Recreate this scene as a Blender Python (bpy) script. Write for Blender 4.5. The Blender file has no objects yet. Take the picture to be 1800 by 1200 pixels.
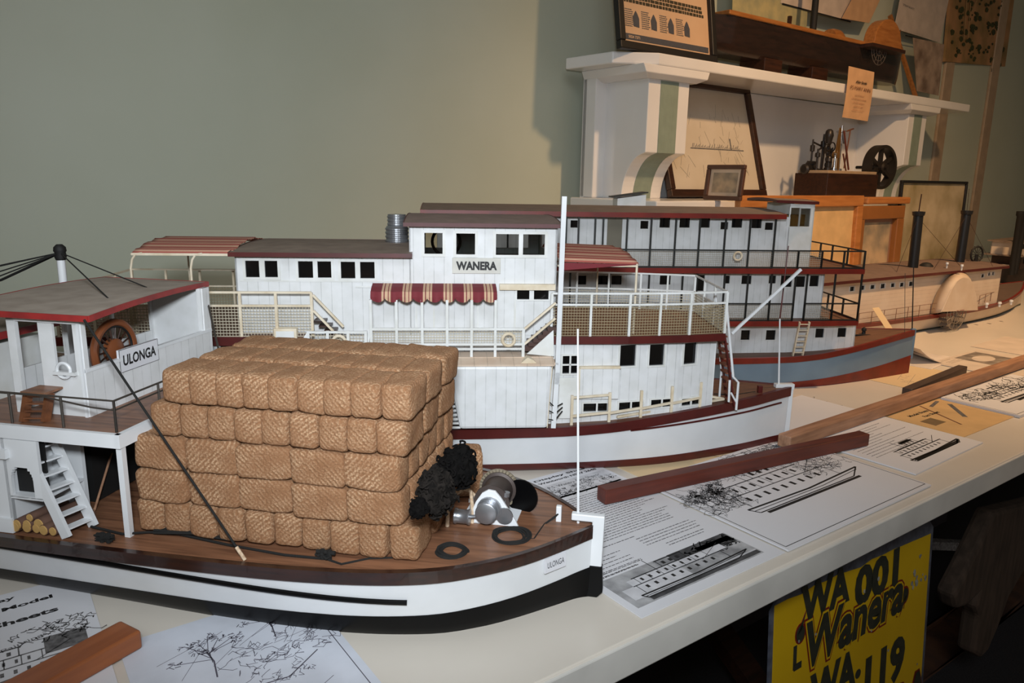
import bpy, bmesh, math, random
from mathutils import Vector, Matrix
C = bpy.context.scene.collection
PI = math.pi
TZ = 0.75                                    # height of the table top above the floor
# ---------------------------------------------------------------- camera, lights, exposure
scn = bpy.context.scene
cam = bpy.data.cameras.new('camera'); cam.sensor_width = 36; cam.lens = 36*1310/1800
cam.clip_start = 0.01; cam.clip_end = 50
co = bpy.data.objects.new('camera', cam); C.objects.link(co); scn.camera = co
_yaw, _pit, _rol = math.radians(36.04), math.radians(12.375), math.radians(.966)
_R = Matrix.Rotation(-_yaw, 4, 'Z') @ Matrix.Rotation(PI/2-_pit, 4, 'X') @ Matrix.Rotation(_rol, 4, 'Z')
co.matrix_world = Matrix.Translation((0, 0, TZ+.374)) @ _R
scn.view_settings.view_transform = 'Standard'; scn.view_settings.look = 'None'
scn.view_settings.exposure = 0; scn.view_settings.gamma = 1
w = bpy.data.worlds.new('world'); scn.world = w; w.use_nodes = True
w.node_tree.nodes['Background'].inputs[0].default_value = (1.0, .86, .70, 1)
w.node_tree.nodes['Background'].inputs[1].default_value = .13
def light(name, kind, loc, col, power, size=.1, target=None, spot=None):
    l = bpy.data.lights.new(name, kind); l.color = col; l.energy = power
    if kind == 'AREA': l.shape = 'DISK'; l.size = size
    else: l.shadow_soft_size = size
    if spot: l.spot_size = math.radians(spot); l.spot_blend = 1
    o = bpy.data.objects.new(name, l); C.objects.link(o); o.location = loc
    if target: o.rotation_euler = (Vector(target)-Vector(loc)).to_track_quat('-Z', 'Y').to_euler()
    return o
# the camera's flash, warm ceiling spots over the right of the room, soft cool fill light added behind the viewer (no window there)
FWD = Vector((math.sin(_yaw), math.cos(_yaw), 0))
light('camera_flash', 'SPOT', Vector((0, 0, TZ+.374+.11)) - FWD*.03, (.87, .94, 1.0), 38, .035,
      Vector((0, 0, TZ+.374+.11)) + FWD*2 - Vector((.10, -.08, .30)), 93)
light('ceiling_spot', 'SPOT', (1.85, .2, 2.45), (1.0, .62, .32), 135, .05, (2.4, .95, TZ+.05), 118)
light('cool_fill', 'AREA', (-.7, -1.0, 2.6), (.90, .95, 1.0), 17, 1.2, (.5, 1.0, TZ+.1))
# ---------------------------------------------------------------- materials
def lin(v):
    v /= 255.0
    return v/12.92 if v <= .04045 else ((v+.055)/1.055)**2.4
def col(r, g, b): return (lin(r), lin(g), lin(b), 1)
_mats = {}
def mat(name, c, rough=.5, metal=0, kind='paint', c2=None, sc=20, bump=.0, groove=None, coat=0, stretch=(1, 1, 1), alpha=None, spec=None):
    if name in _mats: return _mats[name]
    m = bpy.data.materials.new(name); _mats[name] = m; m.use_nodes = True
    nt = m.node_tree; N = nt.nodes; L = nt.links
    b = N['Principled BSDF']; b.inputs['Roughness'].default_value = rough; b.inputs['Metallic'].default_value = metal
    b.inputs['Coat Weight'].default_value = coat
    if spec is not None: b.inputs['Specular IOR Level'].default_value = spec
    c = col(*c); c2 = col(*c2) if c2 else tuple(x*.82 for x in c[:3])+(1,)
    tc = N.new('ShaderNodeTexCoord'); mp = N.new('ShaderNodeMapping'); mp.inputs['Scale'].default_value = stretch
    L.new(tc.outputs['Object'], mp.inputs['Vector']); vec = mp.outputs['Vector']
    def mixc(fac, a, bb):
        x = N.new('ShaderNodeMix'); x.data_type = 'RGBA'
        if isinstance(fac, float): x.inputs[0].default_value = fac
        else: L.new(fac, x.inputs[0])
        for i, v in ((6, a), (7, bb)):
            if isinstance(v, tuple): x.inputs[i].default_value = v
            else: L.new(v, x.inputs[i])
        return x.outputs[2]
    def ramp(fac, a, bb):
        r = N.new('ShaderNodeMapRange'); r.inputs[1].default_value = a; r.inputs[2].default_value = bb
        L.new(fac, r.inputs[0]); return r.outputs[0]
    def math_(op, a, bb=None):
        x = N.new('ShaderNodeMath'); x.operation = op
        for i, v in enumerate((a, bb)):
            if v is None: continue
            if isinstance(v, (int, float)): x.inputs[i].default_value = v
            else: L.new(v, x.inputs[i])
        return x.outputs[0]
    height = None
    if kind == 'glass':
        b.inputs['Transmission Weight'].default_value = 1; b.inputs['IOR'].default_value = 1.05; b.inputs['Base Color'].default_value = c
        return m
    no = N.new('ShaderNodeTexNoise'); no.inputs['Scale'].default_value = sc; no.inputs['Detail'].default_value = 4
    L.new(vec, no.inputs['Vector']); base = mixc(ramp(no.outputs[0], .35, .7), c, c2); height = no.outputs[0]
    if kind == 'weave':
        w1 = N.new('ShaderNodeTexWave'); w1.bands_direction = 'DIAGONAL'; w1.inputs['Scale'].default_value = 130; w1.inputs['Distortion'].default_value = 5; w1.inputs['Detail Scale'].default_value = 30
        L.new(vec, w1.inputs['Vector'])
        vo = N.new('ShaderNodeTexVoronoi'); vo.inputs['Scale'].default_value = 520; L.new(vec, vo.inputs['Vector'])
        hh = math_('ADD', math_('MULTIPLY', w1.outputs[1], .5), math_('SUBTRACT', 1.0, vo.outputs[0]))
        height = hh; base = mixc(ramp(hh, 1.25, .55), base, c2)
    if kind == 'stripes':           # fabric stripes along one axis: stretch picks the axis
        sx = N.new('ShaderNodeSeparateXYZ'); L.new(vec, sx.inputs[0])
        s = math_('ADD', math_('ADD', sx.outputs[0], sx.outputs[1]), sx.outputs[2])
        fr_ = math_('FRACT', s)
        band = math_('GREATER_THAN', fr_, .56)
        thin = math_('MULTIPLY', math_('GREATER_THAN', fr_, .66), math_('LESS_THAN', fr_, .71))
        thin2 = math_('MULTIPLY', math_('GREATER_THAN', fr_, .86), math_('LESS_THAN', fr_, .90))
        f = math_('SUBTRACT', band, math_('ADD', thin, thin2))
        base = mixc(f, c, c2)
    if groove:
        ax, sp = groove
        sx = N.new('ShaderNodeSeparateXYZ'); L.new(tc.outputs['Object'], sx.inputs[0])
        u = math_('DIVIDE', sx.outputs[ax], sp)
        wn = N.new('ShaderNodeTexWhiteNoise'); wn.noise_dimensions = '1D'; L.new(math_('FLOOR', u), wn.inputs['W'])
        fr_ = math_('ABSOLUTE', math_('SUBTRACT', math_('FRACT', u), .5))
        g = math_('GREATER_THAN', fr_, .465)
        g = math_('MULTIPLY', g, ramp(no.outputs[0], .25, .6))
        base = mixc(math_('MULTIPLY', wn.outputs[0], .10), base, tuple(x*.6 for x in c[:3])+(1,))
        base = mixc(math_('MULTIPLY', g, .42), base, tuple(x*.35 for x in c[:3])+(1,))
        height = math_('SUBTRACT', math_('MULTIPLY', height, .15), g)
    L.new(base, b.inputs['Base Color'])
    if bump:
        bp = N.new('ShaderNodeBump'); bp.inputs['Strength'].default_value = bump; bp.inputs['Distance'].default_value = .001
        L.new(height, bp.inputs['Height']); L.new(bp.outputs[0], b.inputs['Normal'])
    return m
WHITE = mat('white_planked_paint', (218, 219, 220), .42, groove=(0, .0125), bump=.25, sc=60, c2=(208, 209, 208))
WHITEY = mat('white_planked_paint_athwart', (218, 219, 220), .42, groove=(1, .0125), bump=.25, sc=60, c2=(208, 209, 208))
WHITEP = mat('white_gloss_paint', (222, 223, 222), .35, sc=40, c2=(206, 206, 200))
HULLW = mat('white_hull_paint', (222, 224, 226), .3, sc=14, c2=(210, 212, 214))
CREAM = mat('cream_paint', (220, 208, 186), .5, sc=60, c2=(198, 180, 150))
CREAMG = mat('cream_planked_paint', (206, 186, 166), .55, groove=(0, .016), bump=.2, sc=60, c2=(196, 172, 150))
MAROON = mat('maroon_paint', (84, 26, 22), .38, sc=40, c2=(70, 22, 20))
RED = mat('dusty_red_paint', (150, 42, 40), .5, sc=60, c2=(120, 36, 36))
RUST = mat('red_oxide_paint', (122, 30, 18), .42, sc=40, c2=(100, 26, 18))
BLACKP = mat('black_gloss_paint', (6, 6, 7), .33, sc=30, c2=(11, 10, 10), spec=.14)
BLACK = mat('matt_black', (14, 13, 12), .7)
DKROOF = mat('grey_brown_felt_roof', (164, 152, 140), .85, sc=50, c2=(146, 134, 122), bump=.15)
DKROOFP = mat('slatted_brown_roof', (140, 124, 110), .8, sc=50, c2=(122, 106, 94), bump=.2, groove=(1, .012))
DECK = mat('varnished_deck_boards', (138, 96, 70), .42, sc=16, c2=(96, 64, 46), stretch=(1, 14, 6), bump=.12)
DECKD = mat('brown_deck', (120, 86, 66), .6, sc=22, c2=(96, 66, 50), stretch=(1, 10, 6), bump=.1, groove=(1, .01))
STRAKE = mat('dark_stained_timber', (52, 26, 17), .3, sc=20, c2=(32, 17, 13), stretch=(1, 10, 10), coat=.3)
DKWOOD = mat('dark_walnut', (58, 32, 20), .4, sc=14, c2=(36, 20, 13), stretch=(1, 8, 8))
MIDWOOD = mat('mid_brown_timber', (120, 74, 46), .45, sc=14, c2=(90, 54, 34), stretch=(1, 8, 8), bump=.1)
REDWOOD = mat('red_brown_timber', (98, 44, 32), .45, sc=14, c2=(76, 34, 26), stretch=(1, 9, 9), bump=.1)
PALEWOOD = mat('pale_brown_timber', (172, 130, 102), .55, sc=16, c2=(138, 100, 76), stretch=(1, 9, 9), bump=.15)
GREYWOOD = mat('grey_brown_timber', (78, 62, 54), .5, sc=16, c2=(60, 46, 40), stretch=(1, 9, 9), bump=.1)
ORANGE = mat('orange_pine', (188, 124, 68), .35, sc=10, c2=(164, 102, 50), stretch=(1, 8, 8))
BURLAP = mat('burlap', (240, 200, 160), .95, kind='weave', c2=(174, 126, 90), sc=40, bump=1.0, spec=.1)
METAL = mat('grey_metal', (160, 162, 166), .35, .8, sc=60)
DARKM = mat('dark_metal', (60, 56, 54), .4, .6, sc=60)
WIRE = mat('dark_wire', (74, 68, 62), .5, .3)
ROPE = mat('black_rope', (20, 19, 17), .9, bump=.4, sc=400)
TWINE = mat('pale_rope', (206, 184, 158), .9, bump=.4, sc=400, c2=(170, 142, 112))
FLEECE = mat('dark_fleece', (9, 8, 8), .95, sc=150, c2=(15, 13, 12), bump=.8, spec=.1)
FLEECE2 = mat('grey_brown_fleece', (34, 30, 27), .95, sc=150, c2=(17, 15, 14), bump=.8, spec=.1)
NET = mat('cream_netting_wire', (196, 186, 164), .6)
NETB = mat('weathered_netting_wire', (150, 134, 104), .6)
PANE = mat('dark_window_glass', (8, 8, 9), .12)
GLASS = mat('clear_glass', (235, 238, 236), .02, kind='glass')
PAPER = mat('white_paper', (214, 214, 218), .7, sc=5, c2=(208, 208, 212))
PAPERY = mat('cream_paper', (214, 190, 150), .7, sc=5, c2=(208, 184, 146))
INK = mat('black_ink', (26, 25, 26), .6)
INKG = mat('grey_ink', (110, 108, 108), .7, sc=200, c2=(60, 58, 58))
INKL = mat('light_grey_ink', (160, 158, 158), .7, sc=160, c2=(128, 126, 126))
INKY = mat('faded_yellow_ink', (176, 150, 90), .7)
# ---------------------------------------------------------------- mesh helpers
V = Vector
class MB:
    def __init__(s): s.v = []; s.f = []
    def add(s, vs, fs):
        o = len(s.v); s.v += [tuple(v) for v in vs]; s.f += [tuple(i+o for i in f) for f in fs]; return s
    def hexa(s, o, a, b, c):
        o, a, b, c = V(o), V(a), V(b), V(c)
        vs = [o, o+a, o+a+b, o+b, o+c, o+a+c, o+a+b+c, o+b+c]
        fs = [(0, 3, 2, 1), (4, 5, 6, 7), (0, 1, 5, 4), (1, 2, 6, 5), (2, 3, 7, 6), (3, 0, 4, 7)]
        if a.cross(b).dot(c) < 0: fs = [f[::-1] for f in fs]
        return s.add(vs, fs)
    def box(s, x0, x1, y0, y1, z0, z1): return s.hexa((x0, y0, z0), (x1-x0, 0, 0), (0, y1-y0, 0), (0, 0, z1-z0))
    def beam(s, p, q, w, h=None, up=(0, 0, 1)):
        p, q = V(p), V(q); h = h or w; d = q-p; n = d.cross(V(up))
        if n.length < 1e-9: n = d.cross(V((1, 0, 0)))
        n.normalize(); u = n.cross(d).normalized()
        return s.hexa(p-n*w/2-u*h/2, d, n*w, u*h)
    def tube(s, pts, r, n=8, closed=False, r2=None):
        pts = [V(p) for p in pts]; m = len(pts); vs = []; fs = []
        prev = None
        for i, p in enumerate(pts):
            if closed: d = pts[(i+1) % m]-pts[i-1]
            else: d = pts[min(i+1, m-1)]-pts[max(i-1, 0)]
            d.normalize()
            if prev is None:
                a = d.orthogonal().normalized()
            else:
                a = prev-d*prev.dot(d)
                a = a.normalized() if a.length > 1e-6 else d.orthogonal().normalized()
            prev = a; b = d.cross(a)
            rr = r if r2 is None else r+(r2-r)*i/(m-1)
            for k in range(n):
                t = 2*PI*k/n; vs.append(p+(a*math.cos(t)+b*math.sin(t))*rr)
        for i in range(m if closed else m-1):
            j = (i+1) % m
            for k in range(n):
                l = (k+1) % n; fs.append((i*n+k, i*n+l, j*n+l, j*n+k))
        if not closed:
            fs.append(tuple(range(n))[::-1]); fs.append(tuple((m-1)*n+k for k in range(n)))
        return s.add(vs, fs)
    def rod(s, p, q, r, n=8, r2=None): return s.tube([p, q], r, n, r2=r2)
    def ring(s, c, nrm, R, r, n=24, k=8, a0=0, a1=2*PI, sq=1):
        nrm = V(nrm).normalized(); a = nrm.cross(V((0, 0, 1)))
        a = a.normalized() if a.length > 1e-6 else V((1, 0, 0)); b = nrm.cross(a)
        full = abs(a1-a0-2*PI) < 1e-6; m = n if full else n+1
        pts = [V(c)+(a*math.cos(a0+(a1-a0)*i/n)+b*sq*math.sin(a0+(a1-a0)*i/n))*R for i in range(m)]
        return s.tube(pts, r, k, closed=full)
    def lathe(s, c, axis, prof, n=24):
        ax = V(axis).normalized(); a = ax.orthogonal().normalized(); b = ax.cross(a); vs = []; fs = []
        for (h, r) in prof:
            for k in range(n):
                t = 2*PI*k/n; vs.append(V(c)+ax*h+(a*math.cos(t)+b*math.sin(t))*max(r, 1e-5))
        m = len(prof)
        for i in range(m-1):
            for k in range(n):
                l = (k+1) % n; fs.append((i*n+k, i*n+l, (i+1)*n+l, (i+1)*n+k))
        fs.append(tuple(range(n))[::-1]); fs.append(tuple((m-1)*n+k for k in range(n)))
        return s.add(vs, fs)
    def prism(s, poly, vec):
        n = len(poly); vec = V(vec); P = [V(p) for p in poly]
        fs = [tuple(range(n))[::-1], tuple(range(n, 2*n))]+[(i, (i+1) % n, (i+1) % n+n, i+n) for i in range(n)]
        return s.add(P+[p+vec for p in P], fs)
    def loft(s, secs):
        n = len(secs[0]); vs = [p for sec in secs for p in sec]; fs = []
        for i in range(len(secs)-1):
            for k in range(n):
                l = (k+1) % n; fs.append((i*n+k, i*n+l, (i+1)*n+l, (i+1)*n+k))
        fs.append(tuple(range(n))[::-1]); m = (len(secs)-1)*n; fs.append(tuple(m+k for k in range(n)))
        return s.add(vs, fs)
    def panel(s, o, U, W, w, h, t, holes=()):
        """flat wall with real openings; holes are (u0,u1,v0,v1)"""
        o, U, W = V(o), V(U).normalized(), V(W).normalized(); Nn = U.cross(W)
        us = sorted({0, w}|{min(max(x, 0), w) for q in holes for x in q[:2]})
        for u0, u1 in zip(us, us[1:]):
            if u1-u0 < 1e-7: continue
            um = (u0+u1)/2
            hs = sorted([q for q in holes if q[0] < um < q[1]], key=lambda q: q[2]); v = 0
            for q in hs:
                if q[2] > v: s.hexa(o+U*u0+W*v, U*(u1-u0), W*(q[2]-v), Nn*t)
                v = q[3]
            if v < h: s.hexa(o+U*u0+W*v, U*(u1-u0), W*(h-v), Nn*t)
        return s
    def build(s, name, m, parent=None, bevel=0, smooth=False, seg=2):
        me = bpy.data.meshes.new(name); me.from_pydata(s.v, [], s.f); me.update()
        b = bmesh.new(); b.from_mesh(me); bmesh.ops.recalc_face_normals(b, faces=b.faces)
        if smooth:
            for f in b.faces: f.smooth = True
        b.to_mesh(me); b.free()
        me.materials.append(m); o = bpy.data.objects.new(name, me); C.objects.link(o)
        if parent: o.parent = parent
        if bevel:
            md = o.modifiers.new('bevel', 'BEVEL'); md.width = bevel; md.segments = seg; md.limit_method = 'ANGLE'; md.angle_limit = .6
        if smooth: me.set_sharp_from_angle(angle=.7)
        return o
def thing(name, label, cat, loc=(0, 0, 0), rz=0, group=None):
    o = bpy.data.objects.new(name, None); C.objects.link(o); o.empty_display_size = .02
    o.location = (loc[0], loc[1], loc[2]+TZ); o.rotation_euler = (0, 0, rz)
    o['label'] = label; o['category'] = cat
    if group: o['group'] = group
    return o
def tag(o, label, cat, group=None):
    o['label'] = label; o['category'] = cat
    if group: o['group'] = group
    return o
def struct(o): o['kind'] = 'structure'; return o
def place(o, loc=(0, 0, 0), rz=0):
    o.location = (loc[0], loc[1], loc[2]+TZ); o.rotation_euler = (0, 0, rz); return o
def text_into(mb, txt, o, U, W, size, t=.0002, width=None, offset=0, shear=0, center=True, space=1):
    """writes txt into mb on the plane o+U*x+W*y, thickness t"""
    cu = bpy.data.curves.new('text', 'FONT'); cu.body = txt; cu.size = 1; cu.offset = offset; cu.shear = shear; cu.resolution_u = 3; cu.space_character = space
    ob = bpy.data.objects.new('text', cu); C.objects.link(ob)
    dg = bpy.context.evaluated_depsgraph_get(); me = bpy.data.meshes.new_from_object(ob.evaluated_get(dg))
    xs = [v.co.x for v in me.vertices]; ys = [v.co.y for v in me.vertices]
    x0, x1, y0, y1 = min(xs), max(xs), min(ys), max(ys)
    sy = size/(y1-y0); sx = width/(x1-x0) if width else sy
    o, U, W = V(o), V(U).normalized(), V(W).normalized(); Nn = U.cross(W)
    cx = (x0+x1)/2 if center else x0; cy = (y0+y1)/2 if center else y0
    mb.add([o+U*(v.co.x-cx)*sx+W*(v.co.y-cy)*sy+Nn*t for v in me.vertices], [tuple(p.vertices) for p in me.polygons])
    bpy.data.objects.remove(ob); bpy.data.curves.remove(cu); bpy.data.meshes.remove(me)
def interp(tab, x):
    if x <= tab[0][0]: return tab[0][1]
    for (a, b), (c, d) in zip(tab, tab[1:]):
        if x <= c: return b+(d-b)*(x-a)/(c-a)
    return tab[-1][1]
def smooth_tab(tab, n=60):
    """Catmull-Rom resample of a (x,y) table"""
    out = []; k = len(tab)
    x0, x1 = tab[0][0], tab[-1][0]
    for i in range(k-1):
        p0, p1, p2, p3 = tab[max(i-1, 0)], tab[i], tab[i+1], tab[min(i+2, k-1)]
        m = max(2, int(n/(k-1)))
        for j in range(m):
            t = j/m
            out.append(tuple(.5*((2*p1[q])+(-p0[q]+p2[q])*t+(2*p0[q]-5*p1[q]+4*p2[q]-p3[q])*t*t+(-p0[q]+3*p1[q]-3*p2[q]+p3[q])*t**3) for q in (0, 1)))
    out.append(tab[-1]); return out
def plan_outline(xs, hb, z):
    """symmetric plan outline: stern to bow on the near side, back on the far side"""
    return [(x, -hb(x), z(x)) for x in xs]+[(x, hb(x), z(x)) for x in reversed(xs)]
def plan_loft(mb, rings):
    """stack of symmetric outlines; caps are strips across, so they stay clean when curved"""
    n = len(rings[0]); vs = [p for r in rings for p in r]; fs = []
    for i in range(len(rings)-1):
        for k in range(n):
            l = (k+1) % n; fs.append((i*n+k, i*n+l, (i+1)*n+l, (i+1)*n+k))
    h = n//2
    for base in (0, (len(rings)-1)*n):
        for k in range(h-1): fs.append((base+k, base+k+1, base+n-2-k, base+n-1-k))
    mb.add(vs, fs)
def hull(parent, xs, hbd, hbb, zd, zboot, mats, strake=(.003, .012), fl=.7, names=('hull_bottom', 'hull_side', 'rubbing_strake', 'deck')):
    def hbz(x, z): return hbb(x)+(hbd(x)-hbb(x))*(max(z, 0)/zd(x))**fl
    n = 5
    a = MB(); plan_loft(a, [plan_outline(xs, lambda x, i=i: hbz(x, zboot(x)*i/n)+.0006, lambda x, i=i: zboot(x)*i/n) for i in range(n+1)])
    a.build(names[0], mats[0], parent, smooth=True)
    a = MB(); zt = lambda x: zd(x)-.002
    plan_loft(a, [plan_outline(xs, lambda x, i=i: hbz(x, zboot(x)+(zt(x)-zboot(x))*i/n), lambda x, i=i: zboot(x)+(zt(x)-zboot(x))*i/n) for i in range(n+1)])
    a.build(names[1], mats[1], parent, smooth=True)
    ov, hh = strake
    a = MB(); k = len(xs)       # ring of timber round the deck edge
    o1 = plan_outline(xs, lambda x: hbz(x, zd(x)-hh)+ov, lambda x: zd(x)-hh)
    o2 = plan_outline(xs, lambda x: hbd(x)+ov, lambda x: zd(x)+.001)
    o3 = plan_outline(xs, lambda x: max(hbd(x)-.003, .0002), lambda x: zd(x)+.001)
    o4 = plan_outline(xs, lambda x: max(hbz(x, zd(x)-hh)-.003, .0002), lambda x: zd(x)-hh)
    vs = o1+o2+o3+o4; m = len(o1); fs = []
    for i in range(m):
        j = (i+1) % m
        for q in range(4): fs.append((q*m+i, q*m+j, ((q+1) % 4)*m+j, ((q+1) % 4)*m+i))
    a.add(vs, fs); a.build(names[2], mats[2], parent)
    a = MB(); plan_loft(a, [plan_outline(xs, lambda x: max(hbd(x)-.002, .0002), lambda x: zd(x)-.003), plan_outline(xs, lambda x: max(hbd(x)-.002, .0002), zd)])
    a.build(names[3], mats[3], parent)
    return hbz
def window(parent, y, x0, x1, z0, z1, fw=.0022, out=-.0012, mf=None, mp=None, mullions=(), name='window_frame', axis='y', inner=.004):
    """frame proud of a wall face; the pane sits back inside the opening.  axis 'y': wall faces -y; 'x': wall faces +x"""
    a = MB()
    def bx(u0, u1, w0, w1):
        if axis == 'y': a.box(u0, u1, y+out, y+.001, w0, w1)
        else: a.box(y-.001, y-out, u0, u1, w0, w1)
    bx(x0-fw, x1+fw, z1, z1+fw); bx(x0-fw, x1+fw, z0-fw, z0); bx(x0-fw, x0, z0, z1); bx(x1, x1+fw, z0, z1)
    for m in mullions: bx(m-fw/2, m+fw/2, z0, z1)
    a.build(name, mf or WHITEP, parent)
    a = MB()
    if axis == 'y': a.box(x0-.001, x1+.001, y+inner-.0008, y+inner, z0-.001, z1+.001)
    else: a.box(y-inner, y-inner+.0008, x0-.001, x1+.001, z0-.001, z1+.001)
    a.build('window_pane', mp or PANE, parent)
def netting(parent, p, q, z0, z1, step=.004, r=.0004, m=None):
    """square wire netting between p and q (x,y pairs), z0 to z1 above each end"""
    a = MB(); p, q = V(p), V(q); d = q-p; L_ = d.length; n = max(2, int(L_/step)); k = max(2, int((z1-z0)/step))
    for i in range(n+1):
        t = i/n; b = p+d*t; a.beam(b+V((0, 0, z0)), b+V((0, 0, z1)), r*2, r*1.2)
    for j in range(k+1):
        z = z0+(z1-z0)*j/k; a.beam(p+V((0, 0, z)), q+V((0, 0, z)), r*1.2, r*2)
    return a
def railing(parent, pts, h, posts, bars, r=.0016, rb=None, m=None, net=None, mnet=None, name='railing', sq=True, step=.004):
    """posts evenly spaced along each leg of pts; bars are heights; net=(z0,z1)"""
    a = MB(); b = MB(); rb = rb or r*.8; nn = False
    for (p, q), n in zip(zip(pts, pts[1:]), posts):
        p, q = V(p), V(q)
        for i in range(n+1):
            c = p+(q-p)*i/n
            if sq: a.beam(c, c+V((0, 0, h)), r*2, r*2, up=(q-p))
            else: a.rod(c, c+V((0, 0, h)), r, 6)
        for z in bars:
            u = V((0, 0, z))
            if sq: a.beam(p+u, q+u, rb*2, rb*2)
            else: a.rod(p+u, q+u, rb, 6)
        if net:
            g = netting(None, p, q, net[0], net[1], step); b.v += []; b.add(g.v, g.f); nn = True
    o = a.build(name, m or WHITEP, parent)
    if nn: b.build('netting', mnet or NET, o)
    return o

# ================================================================ the room
WALLG = mat('sage_green_wall_paint', (190, 195, 178), .5, sc=3, c2=(184, 189, 170), bump=.06)
CARPET = mat('dark_grey_carpet', (48, 44, 46), .95, sc=300, c2=(30, 28, 30), bump=.3)
CEIL = mat('ceiling_paint', (216, 212, 200), .8)
YW = 1.845
a = MB(); a.box(-3.5, 6.5, YW, YW+.1, 0, 2.9); struct(a.build('wall_back', WALLG))
a = MB(); a.box(6.5, 6.6, -2.6, YW+.1, 0, 2.9); struct(a.build('wall_right', WALLG))
a = MB(); a.box(-3.6, 6.6, -2.7, YW+.1, -.05, 0); struct(a.build('floor', CARPET))
a = MB(); a.box(-3.6, 6.6, -2.7, YW+.1, 2.9, 2.95); struct(a.build('ceiling', CEIL))
STRIP = mat('peach_trim_paint', (182, 158, 132), .5)
for i, x in enumerate([3.86, 4.35, 5.4]):
    a = MB(); a.box(x, x+.085, YW-.014, YW, 0, 2.9); struct(a.build('trim_%d' % (i+1), STRIP, bevel=.003))
# ---------------------------------------------------------------- table
TOPM = mat('cream_laminate', (214, 206, 194), .35, sc=6, c2=(206, 198, 186))
EDGEM = mat('grey_white_table_edge', (206, 203, 196), .5, sc=12)
t = thing('display_table', 'long white display table carrying the model boats, dark trestle legs beneath', 'table', (1.2, .9, -TZ))
def tl(x0, x1, y0, y1, z0, z1): return (x0-1.2, x1-1.2, y0-.9, y1-.9, z0+TZ, z1+TZ)
a = MB(); a.box(*tl(-1.7, 4.8, .388, 1.74, -.012, 0)); a.build('tabletop', TOPM, t, bevel=.002)
a = MB(); a.box(*tl(-1.7, 4.8, .386, .404, -.034, -.002)); a.build('front_edge', EDGEM, t, bevel=.0015)
a = MB(); a.box(*tl(-1.6, 4.7, .45, 1.70, -.03, -.012)); a.build('underframe', BLACK, t)
for x in (-.9, 1.15, 3.2):
    for s in (0, 1):
        a = MB(); y0, y1 = (.50, 1.60) if s else (1.60, .50)
        a.beam((x-1.2, y0-.9, TZ-.03), (x-1.2, y1-.9, 0.0), .03, .05, up=(1, 0, 0)); a.build('leg', DKWOOD, t)

# ================================================================ barge steamer ULONGA (nearest)
ULO, UA = (0.4273,0.4575), math.radians(-47)
u = thing('model_barge_steamer', 'white model barge steamer ULONGA in front, brown foredeck and red-edged wheelhouse roof', 'model boat', (*ULO, 0), UA)
def dense(a_, b_, n): return [a_+(b_-a_)*i/n for i in range(n+1)]
XS = dense(-.98, -.2, 26)+dense(-.2, -.05, 14)[1:]+dense(-.05, -.006, 10)[1:]+[-.002, 0]
d_t = smooth_tab([(-.98, .08), (-.9, .108), (-.75, .12), (-.6, .124), (-.45, .127), (-.33, .127), (-.24, .125), (-.17, .118), (-.12, .106), (-.085, .088), (-.055, .066), (-.03, .040), (-.012, .018), (0, .0025)])
b_t = smooth_tab([(-.98, .05), (-.9, .08), (-.7, .09), (-.55, .093), (-.42, .099), (-.3, .105), (-.2, .103), (-.128, .090), (-.09, .072), (-.062, .052), (-.03, .024), (-.012, .008), (0, .002)])
uhd = lambda x: interp(d_t, x); uhb = lambda x: interp(b_t, x)
uzd = lambda x: .064+.006*max(0, (x+.5)/.5)**2
uzb = lambda x: .020+.010*max(0, (x+.35)/.35)**3
UD = .066
hbz = hull(u, XS, uhd, uhb, uzd, uzb, (BLACKP, HULLW, STRAKE, DECK), strake=(.003, .011), names=('hull_bottom', 'hull_side', 'rubbing_strake', 'main_deck'))
a = MB()
wz = [(-.62, .0535), (-.5, .0520), (-.4, .0485), (-.3, .0440), (-.2, .0395), (-.14, .0372)]
wp = [(x, -hbz(x, interp(wz, x))-.001, interp(wz, x)) for x in dense(-.62, -.14, 30)]
a.tube(wp, .0022, 8); a.build('wale', BLACKP, u, smooth=True)
a = MB(); a.prism([(-.004, -.0035, .030), (.009, -.0035, .030), (.010, -.0035, .080), (-.020, -.0035, .080), (-.020, -.0035, .0735), (-.001, -.0035, .0735)], (0, .007, 0)); a.build('stem_post', HULLW, u, bevel=.001)
a = MB(); a.prism([(-.004, -.004, .0315), (.0095, -.004, .0315), (.011, -.004, .006), (.006, -.004, -.0), (-.008, -.004, .0)], (0, .008, 0)); a.build('stem_foot', BLACKP, u, bevel=.001)
a = MB(); a.rod((-.014, .001, .068), (-.021, .004, .248), .0013, 8, r2=.0008); a.build('flagstaff', HULLW, u)
a = MB(); p = (-0.0325,0.0024,0.069); a.box(p[0]-.002, p[0]+.003, p[1]-.0025, p[1]+.0025, .066, .084); a.build('mooring_post', HULLW, u, bevel=.0008)
a = MB(); P0 = (-.055, -.0385, .0); a.prism([(0, 0, 0), (.026, .021, .0), (.026, .021, .0)], (0, 0, 0)) if 0 else None
# bow name on the topside
def hull_frame(x, z):
    y = -hbz(x, z); y2 = -hbz(x+.02, z); U_ = V((.02, y2-y, 0)).normalized(); return V((x, y, z)), U_
xc = -.030; o_, U_ = hull_frame(xc, .050); N_ = U_.cross(V((0, 0, 1)))
a = MB(); a.hexa(o_-U_*.012-V((0, 0, .0075))+N_*.0008, U_*.024, V((0, 0, .0135)), N_*.0012); np_ = a.build('bow_name_board', PAPER, u)
a = MB(); text_into(a, 'ULONGA', o_+N_*.0021-V((0, 0, .0005)), U_, (0, 0, 1), .0055, width=.019, t=.0002); a.build('lettering', INK, np_)
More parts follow.
